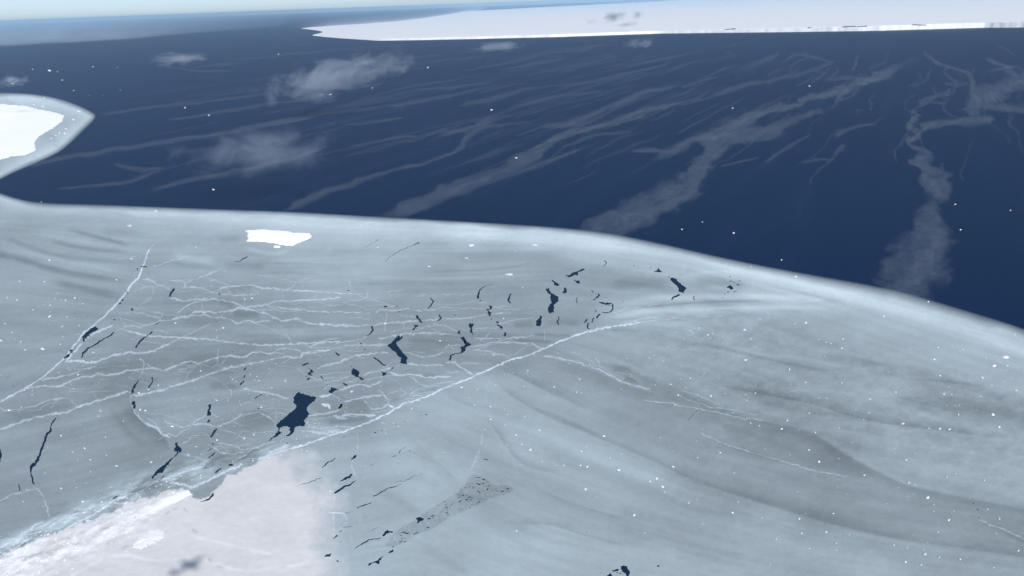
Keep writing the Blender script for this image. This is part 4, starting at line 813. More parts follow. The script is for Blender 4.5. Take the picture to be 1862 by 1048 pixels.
FLOES(620, 340, Z3, [(710, 320, 13, 4.4, 'flat white floe above the pair of cracks, left of three in a row'), (1057, 318, 17, 5, 'longest white floe below the ice edge, right of three in a row'), (683, 390, 11, 4.4, 'dome shaped white floe under the flat white one'), (478, 433, 9, 3.6), (915, 478, 18, 4.6, 'slanting white floe above the sickle shaped crack'), (915, 250, 9, 4), (950, 351, 5, 3), (200, 330, 5, 3), (990, 549, 5, 3.6), (240, 745, 6, 3), (540, 840, 5, 3), (885, 718, 6, 3), (830, 918, 5, 3.4), (110, 210, 5, 3)], 'upper')
FLOES(1240, 340, Z3, [(674, 740, 7, 4.6), (899, 620, 6.5, 4.6), (1098, 707, 6, 4.6), (1760, 930, 19, 8, 'largest white floe by the outer edge at the right'), (1700, 975, 11, 6), (1530, 887, 7, 4), (345, 945, 9, 4), (585, 995, 5, 4.6), (375, 830, 5, 4), (340, 780, 5, 4), (165, 800, 5, 4), (140, 808, 5, 3), (57, 795, 4, 3), (92, 770, 5, 3.6), (375, 437, 8, 4), (620, 490, 7, 4), (785, 848, 4), (810, 855, 4), (745, 835, 4), (875, 830, 4), (870, 880, 5), (1340, 627, 6, 3), (1375, 940, 5), (1405, 1030, 6), (1635, 1040, 6, 4), (1810, 805, 6, 4), (45, 1043, 6), (1770, 975, 6), (1655, 930, 4), (1395, 875, 4)], 'right')
FLOES(1240, 690, Z29, [(1175, 238, 10, 6), (1375, 265, 8, 4.6), (1310, 632, 12, 7, 'white floe at the dark right-hand band, larger than its neighbours'), (1207, 553, 9, 6), (1655, 190, 8, 6), (1690, 255, 9, 5), (1138, 70, 6, 4), (1395, 80, 6, 4), (155, 90, 7, 4.6), (1780, 60, 9, 5), (1470, 190, 6, 7), (995, 180, 5, 4), (730, 440, 8, 4), (1420, 752, 8, 4.6), (530, 266, 6, 4), (365, 236, 5.5, 4), (675, 378, 5, 4), (1410, 522, 6, 4.6), (1193, 430, 6, 4.6), (1128, 885, 7, 4.6), (1293, 932, 7, 4.6), (1370, 950, 6, 4), (1198, 900, 5), (637, 822, 6, 4.6), (767, 815, 6, 4.6), (677, 903, 5), (805, 717, 5.5), (502, 855, 5), (35, 660, 4.6), (300, 655, 5), (268, 712, 5), (203, 393, 5), (83, 420, 4), (617, 600, 4), (970, 512, 5), (1690, 745, 5), (1625, 693, 4), (1790, 915, 5), (560, 222, 5), (677, 182, 4), (230, 78, 4), (657, 18, 4.6), (850, 20, 4.6), (1000, 107, 8, 3), (345, 115, 4), (390, 75, 4), (1315, 262, 5), (1425, 268, 6, 3), (1460, 505, 4), (1610, 540, 4), (1240, 565, 4), (710, 285, 4), (835, 260, 4), (820, 875, 4), (890, 830, 4), (425, 740, 4), (625, 745, 4), (1190, 975, 6), (1275, 990, 5), (1480, 960, 4), (1660, 1005, 4), (1285, 910, 4), (575, 405, 4), (410, 250, 3.6)], 'right')
FLOES(620, 690, 2.9275, [(57, 67, 7, 4), (640, 45, 5), (685, 97, 4), (1135, 42, 5), (795, 148, 5), (797, 215, 5), (977, 200, 5), (1055, 272, 7.5, 5), (1400, 305, 5), (1007, 376, 7, 5), (1312, 467, 7, 5.4), (1768, 467, 6.5, 5), (1680, 530, 7, 5), (1712, 573, 11, 5, 'elongated white floe in the pale band left of the dark right-hand ice'), (1645, 545, 5), (1300, 587, 8, 6), (1560, 725, 6.5, 5), (1480, 485, 9, 5), (1270, 0, 6), (1755, 28, 5), (1795, 87, 5), (1490, 400, 4), (1432, 420, 4), (1280, 385, 4), (933, 298, 4), (885, 352, 4), (375, 157, 5), (1185, 460, 4), (1070, 440, 4), (963, 350, 4), (873, 245, 4), (1275, 460, 5), (725, 55, 3.4), (1255, 70, 3.4), (1280, 75, 3.4)], 'middle')
FLOES(0, 0, 1, [(894, 200, 8.5, 4), (939, 287, 9.5, 4.4), (1332, 197, 6.5, 4), (1472, 157, 6.5, 3.6), (388, 345, 6.5, 4), (600.5, 172, 9, 3.4), (585, 172, 4, 3), (677, 160, 4, 3), (778, 123, 4, 3), (90, 128.5, 9, 3.6), (104.5, 130.5, 4.6, 3), (59.5, 126, 5, 3), (169, 122, 6.5, 3), (380, 210, 5, 3.4), (23, 153, 7, 3), (506, 99, 5.5, 3), (336, 196, 4, 3), (1334, 424, 6.5, 4), (1240, 417, 5, 3), (1747, 418, 6.5, 4), (1421, 473, 4.6, 3), (1737, 372, 5.5, 3), (1837, 383, 4, 3), (113, 146, 4, 3), (134, 165, 4, 2.6), (1277, 404, 3.6, 2.6), (213, 123, 3, 2.4), (219, 164, 3, 2.4), (162, 174, 3, 2.4), (187, 174, 3, 2.4)], 'sea')
FLOES(0, 0, 1, [(144, 203, 10, 4), (120, 235, 8, 4), (133.5, 218, 6, 4), (117, 243.5, 8, 4), (93, 252, 5, 6), (101.5, 247, 4, 4), (108, 242, 4, 5), (78, 194, 6, 4), (61, 191, 6, 3), (80, 178.5, 7, 3), (39, 189, 5, 2.6), (75, 30 + 338, 3.4, 3.4), (284, 384, 9, 3.4)], 'tongue')
LMI = [('the largest dark lead', 545, 745), ('the bent-arm lead', 727, 640), ('the long left crack', 75, 820), ('the wedge shaped floe', 505, 432), ('the blocky lead', 165, 603), ('the club shaped lead', 645, 680), ('the speckled brash band', 830, 930), ('the slanting lead', 1232, 520),
       ('the bottom opening', 1130, 1035), ('the rightmost big floe', 1828, 651), ('the hooked winding lead', 1003, 545), ('the trio of holes', 1775, 922), ('the dark wedge\'s tip', 1590, 868), ('the lower right corner', 1862, 1048), ('the tongue\'s tip', 177, 210), ('the sickle shaped crack', 872, 535), ('the long ridge\'s end', 1164, 587), ('the left ridge\'s top', 272, 460)]
LMS = [('the largest cloud', 600, 140), ('the spreading cloud', 465, 275), ('the shelf\'s left tip', 560, 58), ('the tongue\'s tip', 177, 210), ('the widest grey streak', 1230, 350), ('the tall right streak', 1690, 380), ('the forked streak', 1780, 185), ('the small flat cloud', 325, 107)]
SEAL = {0: 'white floe adrift above the middle of the water, upper of two', 1: 'white floe adrift in the middle of the water, lower of two'}


def where(x, y, marks):
    nm, lx, ly = min(marks, key=lambda m: (m[1] - x) ** 2 + (m[2] - y) ** 2); dx, dy = x - lx, y - ly; r = math.hypot(dx, dy)
    adv = 'close' if r < 35 else ('just' if r < 75 else ('some way' if r < 130 else ('well' if r < 190 else 'far')))
    k = int(round(math.atan2(dy, dx) / (math.pi / 4))) % 8
    return adv + ' ' + ['right of', 'below and right of', 'below', 'below and left of', 'left of', 'above and left of', 'above', 'above and right of'][k] + ' ' + nm


nsea = 0
for x, y, wv, hv, zone, lab in FL:
    mx, my = gsize(x, y); n = rnd.randint(6, 9); a = np.arange(n) * 2 * math.pi / n + rnd.random()
    rr = np.array([rnd.uniform(.5, 1.2) for _ in range(n)])
    c = ground(np.array(x), np.array(y)); tilt = rnd.uniform(-.4, .4); kz = (.72 if y < 180 else .8) * rnd.uniform(.75, 1.12); wv *= kz; hv *= kz
    ex, ey = wv * .5 * rr * np.cos(a), hv * .5 * rr * np.sin(a)
    q = ground(x + ex, y + ey - tilt * ex * .4)
    is_sea = zone == 'sea'
    me = floe_mesh('ice_block', q, rnd.uniform(.3, .6), -.1 if is_sea else ICE_Z - .05, .12); attr(me, 'tone', alb(rnd.uniform(192, 246) if zone != 'sea' else rnd.uniform(215, 240)))
    if is_sea:
        lab = lab or SEAL.get(nsea); nsea += 1
    szw = 'tiny' if wv < 3.8 else ('small' if wv < 4.6 else ('smallish' if wv < 5.6 else ('medium' if wv < 7 else 'larger'))); shp = 'flat' if wv > 1.9 * hv else ('oval' if wv > 1.45 * hv else 'round')
    l0 = szw + ' white floe adrift ' + where(x, y, LMS) if is_sea else szw + ' ' + shp + ' ice block ' + where(x, y, LMI)
    link('ice_floe' if is_sea or lab else 'ice_block', me, M_SNOW, label=lab or l0, cat='ice floe' if is_sea or lab else 'ice block', group='floes adrift on the open water' if is_sea else 'ice blocks scattered on the sheet')

# crumbs too small to count: one mesh of tiny blocks over the right half and round the cracks
def crumbs(name, spots, label, size=(.5, 1.5), grey=(178, 225)):
    V, F, T = [], [], []
    for x, y, z in spots:
        mx, my = gsize(x, y); s_ = rnd.choice([1, 1, 1, 1.5, 2.2]) * rnd.uniform(*size) * .5 * mx; n = 6; st = len(V); a0 = rnd.random() * 6
        c = ground(np.array(x), np.array(y)); h = rnd.uniform(.15, .4)
        ring_ = [(c[0] + s_ * rnd.uniform(.7, 1.2) * math.cos(a0 + k * math.pi / 3), c[1] + s_ * rnd.uniform(.8, 1.6) * math.sin(a0 + k * math.pi / 3)) for k in range(n)]
        V += [(p[0], p[1], z - .05) for p in ring_] + [(c[0] + (p[0] - c[0]) * .8, c[1] + (p[1] - c[1]) * .8, z + h) for p in ring_]
        F += [(st + k, st + (k + 1) % n, st + n + (k + 1) % n, st + n + k) for k in range(n)] + [tuple(st + n + k for k in range(n))]
        T += [rnd.uniform(*grey)] * (2 * n)
    me = mesh(name, V, F); attr(me, 'tone', alb(np.array(T))); attr(me, 'snow', .9)
    return link(name, me, M_SNOW, kind='stuff', label=label)


spots = []
dens = [((1180, 560, 1862, 760), 230), ((1240, 700, 1862, 1040), 150), ((860, 690, 1300, 1000), 110), ((900, 640, 1250, 720), 70), ((300, 700, 900, 830), 170), ((0, 540, 170, 720), 90), ((30, 740, 320, 930), 60), ((330, 420, 1200, 660), 90), ((1700, 620, 1862, 780), 90), ((1180, 595, 1330, 660), 70), ((400, 660, 520, 740), 60)]
for (x0, y0, x1, y1), k in dens:
    while k > 0:
        x, y = rnd.uniform(x0, x1), rnd.uniform(y0, y1)
        if vnoise(np.array(x * .02 + 3), np.array(y * .04)) < rnd.uniform(-.35, .25): continue
        if y < np.interp(x, [p[0] for p in EDGE], [p[1] for p in EDGE]) + 30: continue
        if inside(np.array([x]), np.array([y]), SNOWP)[0]: continue
        spots.append((x, y, ICE_Z)); k -= 1
crumbs('ice_crumbs', spots, 'fine white ice crumbs strewn over the thin grey ice')
spots = []
for _ in range(800):
    k = rnd.random(); x = rnd.uniform(-120, 560); yb = np.interp(x, [p[0] for p in RUB], [p[1] for p in RUB]); wb = np.interp(x, [p[0] for p in RUB], [p[2] for p in RUB])
    if k < .85: y = rnd.gauss(yb, wb * .75)
    else: y = np.interp(x, [p[0] for p in BELT], [p[1] for p in BELT]) + rnd.gauss(2, 12)
    if y > 1200 or (k < .85 and x > 325): continue
    spots.append((x, y, ICE_Z + rnd.uniform(0, .5)))
crumbs('ice_rubble', spots, 'jumbled white ice rubble along the edge of the foreground snow', (.8, 2.2), (190, 238))

# ------------------------------------------------------------------ ice shelf on the horizon
SH = np.array([(548, 52.3, 3), (560, 53.6, 3), (575, 55.5, 3), (588, 58.3, 3), (580, 61, 3), (571, 63.2, 4), (567, 65, 5), (590, 67.5, 7), (620, 70, 7), (660, 72.5, 8), (684, 74.2, 10), (690, 74.3, 30), (760, 73.2, 31), (860, 71.2, 34), (932, 69.4, 36), (1000, 67.9, 38), (1100, 64.6, 36), (1200, 61.2, 36),
               (1300, 60, 40), (1398, 59, 44), (1500, 57.6, 50), (1560, 56.8, 52), (1600, 56, 54), (1700, 53.2, 56), (1790, 50.6, 58), (1862, 50.2, 62), (1960, 48.6, 62), (2100, 45.5, 60), (2500, 36, 60)], float)
q = resample(SH, 3.0); q3 = ground(q[:, 0], q[:, 1]); hS = q[:, 2] * (1 + .22 * fbm(q[:, 0] * .08, q[:, 0] * .01, 3)); nS = len(q)
tang = np.gradient(q3[:, :2], axis=0); tang /= np.linalg.norm(tang, axis=1)[:, None]; back = np.stack([-tang[:, 1], tang[:, 0]], 1)
if back[nS // 2, 1] < 0: back = -back
jag = 15 * fbm(q[:, 0] * .09, q[:, 0] * .01 + 3, 3)
foot = q3.copy(); foot[:, :2] += back * jag[:, None]; foot[:, 2] = -1
mid = foot.copy(); mid[:, :2] += back * (5 + 4 * rng.random(nS))[:, None]; mid[:, 2] = hS * (.45 + .2 * rng.random(nS))
topv = mid.copy(); topv[:, :2] += back * (4 + 4 * rng.random(nS))[:, None]; topv[:, 2] = hS
M_SHELF = ice_material('shelf_snow', .03, tint=(1, 1, 1.02), rough=.9)
M_CLIFF = ice_material('shelf_cliff_ice', .05, tint=(1, 1, 1.02), rough=.8)
shelf = link('ice_shelf', None, label='vast white ice shelf ending in a sheer cliff along the horizon', cat='ice shelf')
V = np.concatenate([foot, mid, topv]); F = []
for r in range(2):
    for k in range(nS - 1): F.append((r * nS + k, r * nS + k + 1, (r + 1) * nS + k + 1, (r + 1) * nS + k))
me = mesh('cliff_face', V, F); attr(me, 'tone', .93); attr(me, 'snow', 1.0); link('cliff_face', me, M_CLIFF, parent=shelf); me.polygons.foreach_set('use_smooth', np.ones(len(me.polygons), bool))
# plateau: cliff top to the far coast, then to the rim of the world
farc = ground(np.array([548, 562, 600, 660, 720, 770, 810, 845.]), np.array([52.0, 50.0, 47.2, 43.6, 39.0, 33.2, 27.0, 20.8]), 3.0, 120000)
PT = np.concatenate([topv[:, :2], [(95000, 20000), (125000, 60000), (110000, 110000), (40000, 140000)], farc[::-1, :2]])
ring2 = [Vector((float(a) / 1000, float(b) / 1000)) for a, b in PT]
r2 = delaunay_2d_cdt(ring2, [(k, (k + 1) % len(ring2)) for k in range(len(ring2))], [], 0, 1e-7, True)
V = []; src = {}
for i, v in enumerate(r2[0]):
    o_ = r2[3][i]; k = o_[0] if o_ else -1
    z = topv[k, 2] if 0 <= k < nS else (3.0 if k >= nS + 4 else 60.0)
    V.append((v.x * 1000, v.y * 1000, z))
F = []
for f in r2[2]:
    a, b, c = (np.array(V[k]) for k in f[:3]); ce_ = (a + b + c) / 3
    if not inside(ce_[:1], ce_[1:2], PT)[0]: continue
    F.append(tuple(f) if np.cross(b - a, c - a)[2] > 0 else tuple(f)[::-1])
me = mesh('plateau', V, F); attr(me, 'tone', .93); attr(me, 'snow', 1.0); link('plateau', me, M_SHELF, parent=shelf)
# added sheet painted as haze, fading out beyond the shelf's far coast
fx = np.array([535, 562, 600, 660, 720, 770, 810, 845, 880.]); fy = np.array([52.6, 50.4, 47.8, 44.2, 39.6, 33.8, 27.6, 21.4, 16.0]); rw_ = [ground(fx, np.maximum(fy - o_ * np.interp(fx, [535, 700, 880], [1, 1.2, .5]), 40.2 - fx * .0371), .3, 140000) for o_ in (-1.5, 2, 5, 9, 14)]
V = np.concatenate(rw_); F = [(r * 9 + k, r * 9 + k + 1, (r + 1) * 9 + k + 1, (r + 1) * 9 + k) for r in range(4) for k in range(8)]
me = mesh('distant_pack_and_haze', V, F); attr(me, 'tone', .72); attr(me, 'snow', .6); attr(me, 'cover', np.repeat([.85, .62, .36, .16, 0], 9) * np.tile([0, .3, .8, 1, 1, 1, 1, 1, 1], 5)); link('distant_pack_and_haze', me, M_GREASE, kind='structure', label='pale sheet painted as haze, thinning out beyond the far coast of the shelf')
# slump ledges on the cliff top, coloured dark to stand for shaded notches
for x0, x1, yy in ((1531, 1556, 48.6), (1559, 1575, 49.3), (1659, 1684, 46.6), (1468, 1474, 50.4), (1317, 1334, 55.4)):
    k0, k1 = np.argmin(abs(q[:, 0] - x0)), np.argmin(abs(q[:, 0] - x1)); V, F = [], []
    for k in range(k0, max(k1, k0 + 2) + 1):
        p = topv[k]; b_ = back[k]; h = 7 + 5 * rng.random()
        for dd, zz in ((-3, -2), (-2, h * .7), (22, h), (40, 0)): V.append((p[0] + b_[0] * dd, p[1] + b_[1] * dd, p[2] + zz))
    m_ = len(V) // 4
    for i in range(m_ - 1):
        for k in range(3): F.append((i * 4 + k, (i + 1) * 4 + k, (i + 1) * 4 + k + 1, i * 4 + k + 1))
    me = mesh('shade_ledge', V, F); attr(me, 'tone', .30); attr(me, 'snow', .8); link('shade_ledge', me, M_SHELF, parent=shelf)

# pale pack ice far off at the left
pk = np.array([(-250, 92), (-60, 88), (0, 86), (35, 84.6), (75, 81.5), (130, 79.4), (190, 75.5), (240, 72.5), (300, 66.5), (360, 61), (420, 57), (470, 52.5), (520, 48)], float)
pkt = pk.copy(); pkt[:, 1] = 40.5 - pk[:, 0] * .0371
n_ = 60; u_ = np.linspace(0, 1, n_); ks = np.linspace(0, len(pk) - 1, n_)
lo = np.stack([np.interp(ks, np.arange(len(pk)), pk[:, c]) for c in (0, 1)], 1); hi = np.stack([np.interp(ks, np.arange(len(pk)), pkt[:, c]) for c in (0, 1)], 1)
rowsP = [lo * (1 - t) + hi * t for t in (0, .1, .25, .45, .7, 1)]; V = np.concatenate([ground(r[:, 0], r[:, 1], .3, 140000) for r in rowsP]); F = []
for r in range(5):
    for k in range(n_ - 1): F.append((r * n_ + k, r * n_ + k + 1, (r + 1) * n_ + k + 1, (r + 1) * n_ + k))
me = mesh('distant_pack_and_haze', V, F)
P2 = np.concatenate(rowsP); cvk = np.repeat([0.0, .62, .75, .75, .75, .75], n_) * np.interp(P2[:, 0], [-250, 0, 200, 330, 520], [1, 1, .9, .5, .15]) * (1 + .3 * fbm(P2[:, 0] * .02, P2[:, 1] * .3, 3))
attr(me, 'tone', alb(168)); attr(me, 'snow', 0.0); attr(me, 'cover', cvk); link('distant_pack_and_haze', me, M_GREASE, kind='structure', label='hazy grey pack ice far off below the horizon at the left')

# ------------------------------------------------------------------ grease ice streaks on the open water
def streak_mesh(name, paths, z=.06, cell=2.6):
    """slick of grease ice as a fine sheet: cover follows the surveyed centre lines, its rim torn by wind and swell"""
    allp = np.concatenate([np.array(p)[:, :3] for p, _ in paths]); mg = allp[:, 2].max() * 1.8 + 14
    x0, x1, y0, y1 = allp[:, 0].min() - mg, allp[:, 0].max() + mg, allp[:, 1].min() - mg, allp[:, 1].max() + mg
    gx_, gy_ = np.arange(x0, x1, cell), np.arange(max(y0, 66.0), y1, cell * .75); nx_ = len(gx_); GX, GY = np.meshgrid(gx_, gy_); GX, GY = GX.ravel(), GY.ravel()
    sd_ = rnd.uniform(0, 200); cov = np.zeros(GX.shape)
    # swell-torn rim: noise laid along the ground, so flatter towards the horizon
    g0 = ground(GX, GY); u_ = (g0[:, 0] * math.sin(WIND) + g0[:, 1] * math.cos(WIND)); v_ = g0[:, 0] * math.cos(WIND) - g0[:, 1] * math.sin(WIND); lg = np.log(np.maximum(g0[:, 1], 300.0)) * 9.0
    t1 = fbm(GX * .03 + sd_, GY * .06 + sd_, 4, gain=.5); t2 = fbm(GX * .03 + sd_ + 70, GY * .06 + 30, 4, gain=.5); t3 = fbm(GX * .11 + sd_, GY * .3, 4, gain=.6)
    for pts, al in paths:
        q = smooth(pts, 6.0, 2); hwm = q[:, 2].max(); wx = GX + t1 * min(26, hwm * 1.3 + 3); wy = GY + t2 * min(14, hwm * .55 + 1.5)
        d, sg, t = pdist(wx, wy, q, hwm * 2.2 + 8); m = np.isfinite(d)
        if not m.any(): continue
        hw = np.interp(t[m], np.linspace(0, 1, len(q)), np.maximum(q[:, 2], 1.2)); dd = d[m] / hw + t3[m] * np.interp(hw, [2, 8, 20], [.5, .35, .14])
        soft_ = np.interp(hw, [2, 10, 40], [.9, .6, .55]); c = np.clip((1.0 - dd) / soft_ + .5, 0, 1); c = c * c * (3 - 2 * c)
        core = .72 + .28 * np.clip(1 - dd, 0, 1); end = np.clip(np.minimum(t[m], 1 - t[m]) / .08 + .15, 0, 1)
        cc = .66 * al * c * core * end * (1 + .5 * t3[m]); cov[m] = np.maximum(cov[m], cc)
    ok_ = cov.reshape(len(gy_), nx_) > .008; cell_ok = ok_[:-1, :-1] | ok_[1:, :-1] | ok_[:-1, 1:] | ok_[1:, 1:]; jj, ii = np.nonzero(cell_ok); k0 = jj * nx_ + ii
    quads = np.stack([k0, k0 + nx_, k0 + nx_ + 1, k0 + 1], 1); T_ = np.concatenate([quads[:, [0, 1, 2]], quads[:, [0, 2, 3]]])
    us = np.unique(T_); rm = np.full(len(GX), -1); rm[us] = np.arange(len(us)); V = ground(GX[us], GY[us], z)
    me = big_mesh(name, V, rm[T_]); attr(me, 'tone', alb(140)); attr(me, 'snow', 0.0); attr(me, 'cover', cov[us]); return me


BIG = [
    ('widest grey streak, rising from the ice edge at the centre of the picture', [([(1050, 430, 8), (1071, 417, 14), (1131, 401, 25), (1180, 382, 27), (1211, 366, 25), (1251, 346, 22), (1268, 306, 18), (1300, 263, 20), (1326, 238, 26), (1371, 211, 11), (1411, 196, 5), (1481, 178, 6), (1541, 166, 8), (1571, 148, 5), (1621, 133, 9), (1655, 108, 3)], .40),
        ([(1330, 250, 14), (1356, 246, 13), (1411, 241, 11), (1451, 216, 8), (1490, 199, 4)], .34), ([(1195, 286, 5), (1215, 281, 9), (1251, 258, 8), (1290, 245, 6)], .26), ([(1150, 275, 3), (1180, 272, 4), (1200, 276, 3)], .2)]),
    ('tall pale streak at the right fanning out towards the ice edge', [([(1625, 552, 36), (1640, 528, 46), (1656, 500, 52), (1674, 470, 54), (1690, 442, 42), (1695, 410, 28), (1694, 382, 18), (1692, 358, 10)], .33), ([(1675, 530, 10), (1685, 500, 20), (1696, 460, 30), (1700, 420, 18), (1696, 380, 10)], .40), ([(1690, 362, 12), (1704, 345, 26), (1700, 328, 27), (1688, 308, 18), (1672, 288, 9), (1663, 262, 7), (1660, 236, 10), (1650, 215, 7), (1663, 198, 4)], .38)]),
    ('branching grey streak at the upper right, with forked arms', [([(1665, 234, 8), (1700, 226, 8), (1740, 222, 6), (1790, 219, 7), (1806, 222, 3)], .36), ([(1752, 218, 6), (1775, 188, 16), (1800, 166, 18), (1850, 150, 12), (1900, 138, 12)], .34), ([(1778, 192, 9), (1830, 197, 7), (1880, 200, 7), (1930, 204, 6)], .32), ([(1680, 95, 3), (1700, 112, 4), (1730, 125, 3), (1768, 135, 5), (1775, 165, 6)], .3), ([(1795, 105, 3), (1830, 125, 4), (1868, 146, 6)], .28), ([(1670, 190, 4), (1700, 178, 5), (1730, 165, 4)], .28)]),
    ('long straight grey streak reaching the ice edge left of the widest one', [([(690, 397, 6), (760, 370, 13), (830, 340, 12), (900, 315, 9), (960, 290, 10), (990, 268, 8), (1040, 243, 5), (1090, 232, 7), (1130, 220, 6), (1180, 200, 5), (1240, 185, 3)], .36), ([(830, 350, 3), (880, 332, 4), (940, 313, 4), (1000, 290, 3), (1060, 272, 2)], .26)]),
    ('grey streak over the middle water above the long straight one', [([(985, 232, 4), (1040, 225, 7), (1080, 207, 5), (1130, 185, 4), (1170, 168, 4), (1240, 155, 3)], .30)]),
    ('thin grey streak climbing from the ice edge past the spreading cloud', [([(515, 387, 3), (560, 365, 7), (620, 340, 6), (690, 318, 4), (760, 300, 3), (820, 280, 3), (850, 250, 5), (880, 225, 9), (905, 214, 6)], .30), ([(800, 244, 4), (850, 235, 5), (905, 228, 3), (960, 222, 2)], .24)]),
    ('long faint streak trailing from the left tongue of ice', [([(20, 306, 5), (130, 285, 4), (220, 270, 4), (320, 255, 4), (430, 240, 3.5), (540, 215, 3.5), (620, 205, 3), (690, 192, 2)], .30)]),
    ('faint streak below the spreading cloud, ending short of the ice edge', [([(275, 349, 3), (340, 328, 4.5), (420, 315, 5), (480, 300, 4), (560, 280, 4), (600, 265, 2)], .28)]),
]
for lab, paths in BIG:
    link('grease_ice_streak', streak_mesh('grease_ice_streak', paths, .06), M_GREASE, label=lab, cat='ice streak', group='grease ice streaks on the open water')
thin = [[(690, 195, 2), (740, 190, 4), (800, 175, 3), (825, 170, 1.5)], [(835, 192, 2), (880, 185, 5), (930, 170, 3.5), (975, 158, 2)], [(930, 196, 2), (980, 180, 4), (1040, 172, 3), (1100, 165, 2)], [(1010, 157, 2), (1090, 147, 2.5), (1160, 130, 2.5), (1220, 115, 2)],
        [(178, 208, 2.5), (250, 198, 2.5), (330, 190, 2.5), (420, 180, 2.5), (480, 172, 2)], [(300, 220, 2), (400, 205, 3.5), (480, 190, 2.5), (570, 180, 1.5)], [(100, 345, 2), (180, 338, 3), (250, 330, 3), (300, 305, 2)], [(1290, 176, 3), (1330, 163, 6), (1380, 150, 3.5), (1440, 140, 3.5), (1490, 125, 3), (1520, 108, 2)],
        [(1360, 123, 2), (1400, 108, 3.5), (1420, 97, 1.5)], [(1500, 147, 2), (1540, 139, 4), (1580, 146, 4), (1620, 140, 3)], [(1310, 305, 2), (1350, 295, 2.5), (1380, 285, 1.5)], [(1388, 296, 3.5), (1430, 270, 3.5), (1475, 245, 2)], [(1455, 296, 2), (1490, 290, 2.5), (1520, 292, 1.5)], [(1515, 280, 2), (1526, 268, 4), (1535, 262, 2)], [(1240, 192, 2), (1275, 180, 2.5), (1300, 176, 1.5)], [(1515, 248, 3), (1540, 236, 4), (1590, 226, 2.5)],
        [(1250, 255, 4), (1275, 248, 6), (1300, 250, 5)], [(1150, 276, 2), (1200, 272, 4), (1230, 280, 3)], [(1550, 130, 2), (1560, 112, 3), (1562, 100, 1.5)], [(1440, 98, 2), (1475, 104, 3), (1510, 112, 2)], [(1240, 160, 2), (1270, 148, 3), (1300, 140, 2)], [(600, 155, 2), (650, 160, 3), (700, 150, 2)], [(620, 228, 2), (680, 222, 3), (735, 215, 2)], [(760, 163, 1.5), (830, 158, 2.5), (900, 150, 1.5)], [(1130, 122, 1.5), (1180, 112, 2), (1240, 100, 1.5)], [(1020, 270, 2), (1080, 245, 3), (1150, 240, 2)], [(1800, 130, 2), (1850, 120, 3)], [(1720, 150, 2), (1745, 158, 3), (1760, 150, 2)], [(1690, 185, 2), (1720, 190, 3)], [(640, 265, 2), (700, 255, 3), (760, 246, 2)], [(300, 120, 1.5), (360, 132, 2), (420, 128, 1.5)], [(205, 300, 3), (260, 312, 5), (300, 305, 2)]]
wisps = [(p, .26) for p in thin]
wd_ = np.array([math.sin(WIND), math.cos(WIND)]); wp_ = np.array([wd_[1], -wd_[0]])


def project(p):
    d = p - EYE; t = d @ FW; return W / 2 + FPX * (d @ RT) / t, H / 2 - FPX * (d @ UP) / t


while len(wisps) < 230:
    x, y = rnd.uniform(250, 1900), rnd.uniform(82, 330)
    if rnd.random() > np.interp(x, [250, 800, 1100, 1900], [.2, .5, 1, 1]) * np.interp(y, [82, 100, 160, 330], [.5, 1, 1, .25]): continue
    c = ground(np.array(x), np.array(y)); L_ = rnd.uniform(60, 420) * (1 + (c[1] / 5000)); m_ = 7; u = np.linspace(-1, 1, m_); bend = rnd.uniform(-.07, .07); wob = np.cumsum([rnd.uniform(-.045, .045) for _ in range(m_)])
    pts3 = [np.r_[c[:2] + wd_ * L_ * a + wp_ * L_ * (bend * a * a + w_), 0] for a, w_ in zip(u, wob)]
    pp = [project(p) for p in pts3]; hw_ = rnd.choice([1.0, 1.3, 1.6, 2.2, 3.0])
    if min(p[1] for p in pp) < 78 or max(p[1] for p in pp) > 340 or max(p[1] for p in pp) > np.interp(pp[0][0], [e_[0] for e_ in EDGE], [e_[1] for e_ in EDGE]) - 10: continue
    if min(p[0] for p in pp) < 185 and max(p[1] for p in pp) > 150: continue
    wisps.append(([(a, b, hw_ * (1.15 - abs(k))) for (a, b), k in zip(pp, u)], rnd.uniform(.10, .26)))
link('thin_grease_ice', streak_mesh('thin_grease_ice', wisps, .11), M_GREASE, kind='stuff', label='faint thin wisps of grease ice scattered over the water')

# ------------------------------------------------------------------ low clouds (real volumes drifting below the aircraft)
def cloud_material(name, dens, scale, seed, thr, col=(.82, .91, 1)):
    m, n, out = newmat(name)
    co = N(n, 'ShaderNodeTexCoord').outputs['Object']
    ln = N(n, 'ShaderNodeVectorMath', operation='LENGTH'); n.links.new(co, ln.inputs[0])
    ad = N(n, 'ShaderNodeVectorMath', operation='ADD'); n.links.new(co, ad.inputs[0]); ad.inputs[1].default_value = (seed, seed * .37, seed * 1.7)
    sc_ = N(n, 'ShaderNodeVectorMath', operation='MULTIPLY'); n.links.new(ad.outputs[0], sc_.inputs[0]); sc_.inputs[1].default_value = (scale[0], scale[1], scale[2])
    k = noise(n, sc_.outputs[0], 1.0, 7, .66, .5)
    f = mathn(n, 'SUBTRACT', mathn(n, 'ADD', mathn(n, 'MULTIPLY', k, 3.0), mathn(n, 'MULTIPLY', ln.outputs['Value'], -1.0)), thr + .55)
    dn = mathn(n, 'MULTIPLY', mathn(n, 'MAXIMUM', f, 0.0), dens)
    v = N(n, 'ShaderNodeVolumePrincipled'); v.inputs['Color'].default_value = col + (1,); n.links.new(dn, v.inputs['Density']); v.inputs['Anisotropy'].default_value = .2
    n.links.new(v.outputs[0], out.inputs['Volume']); return m


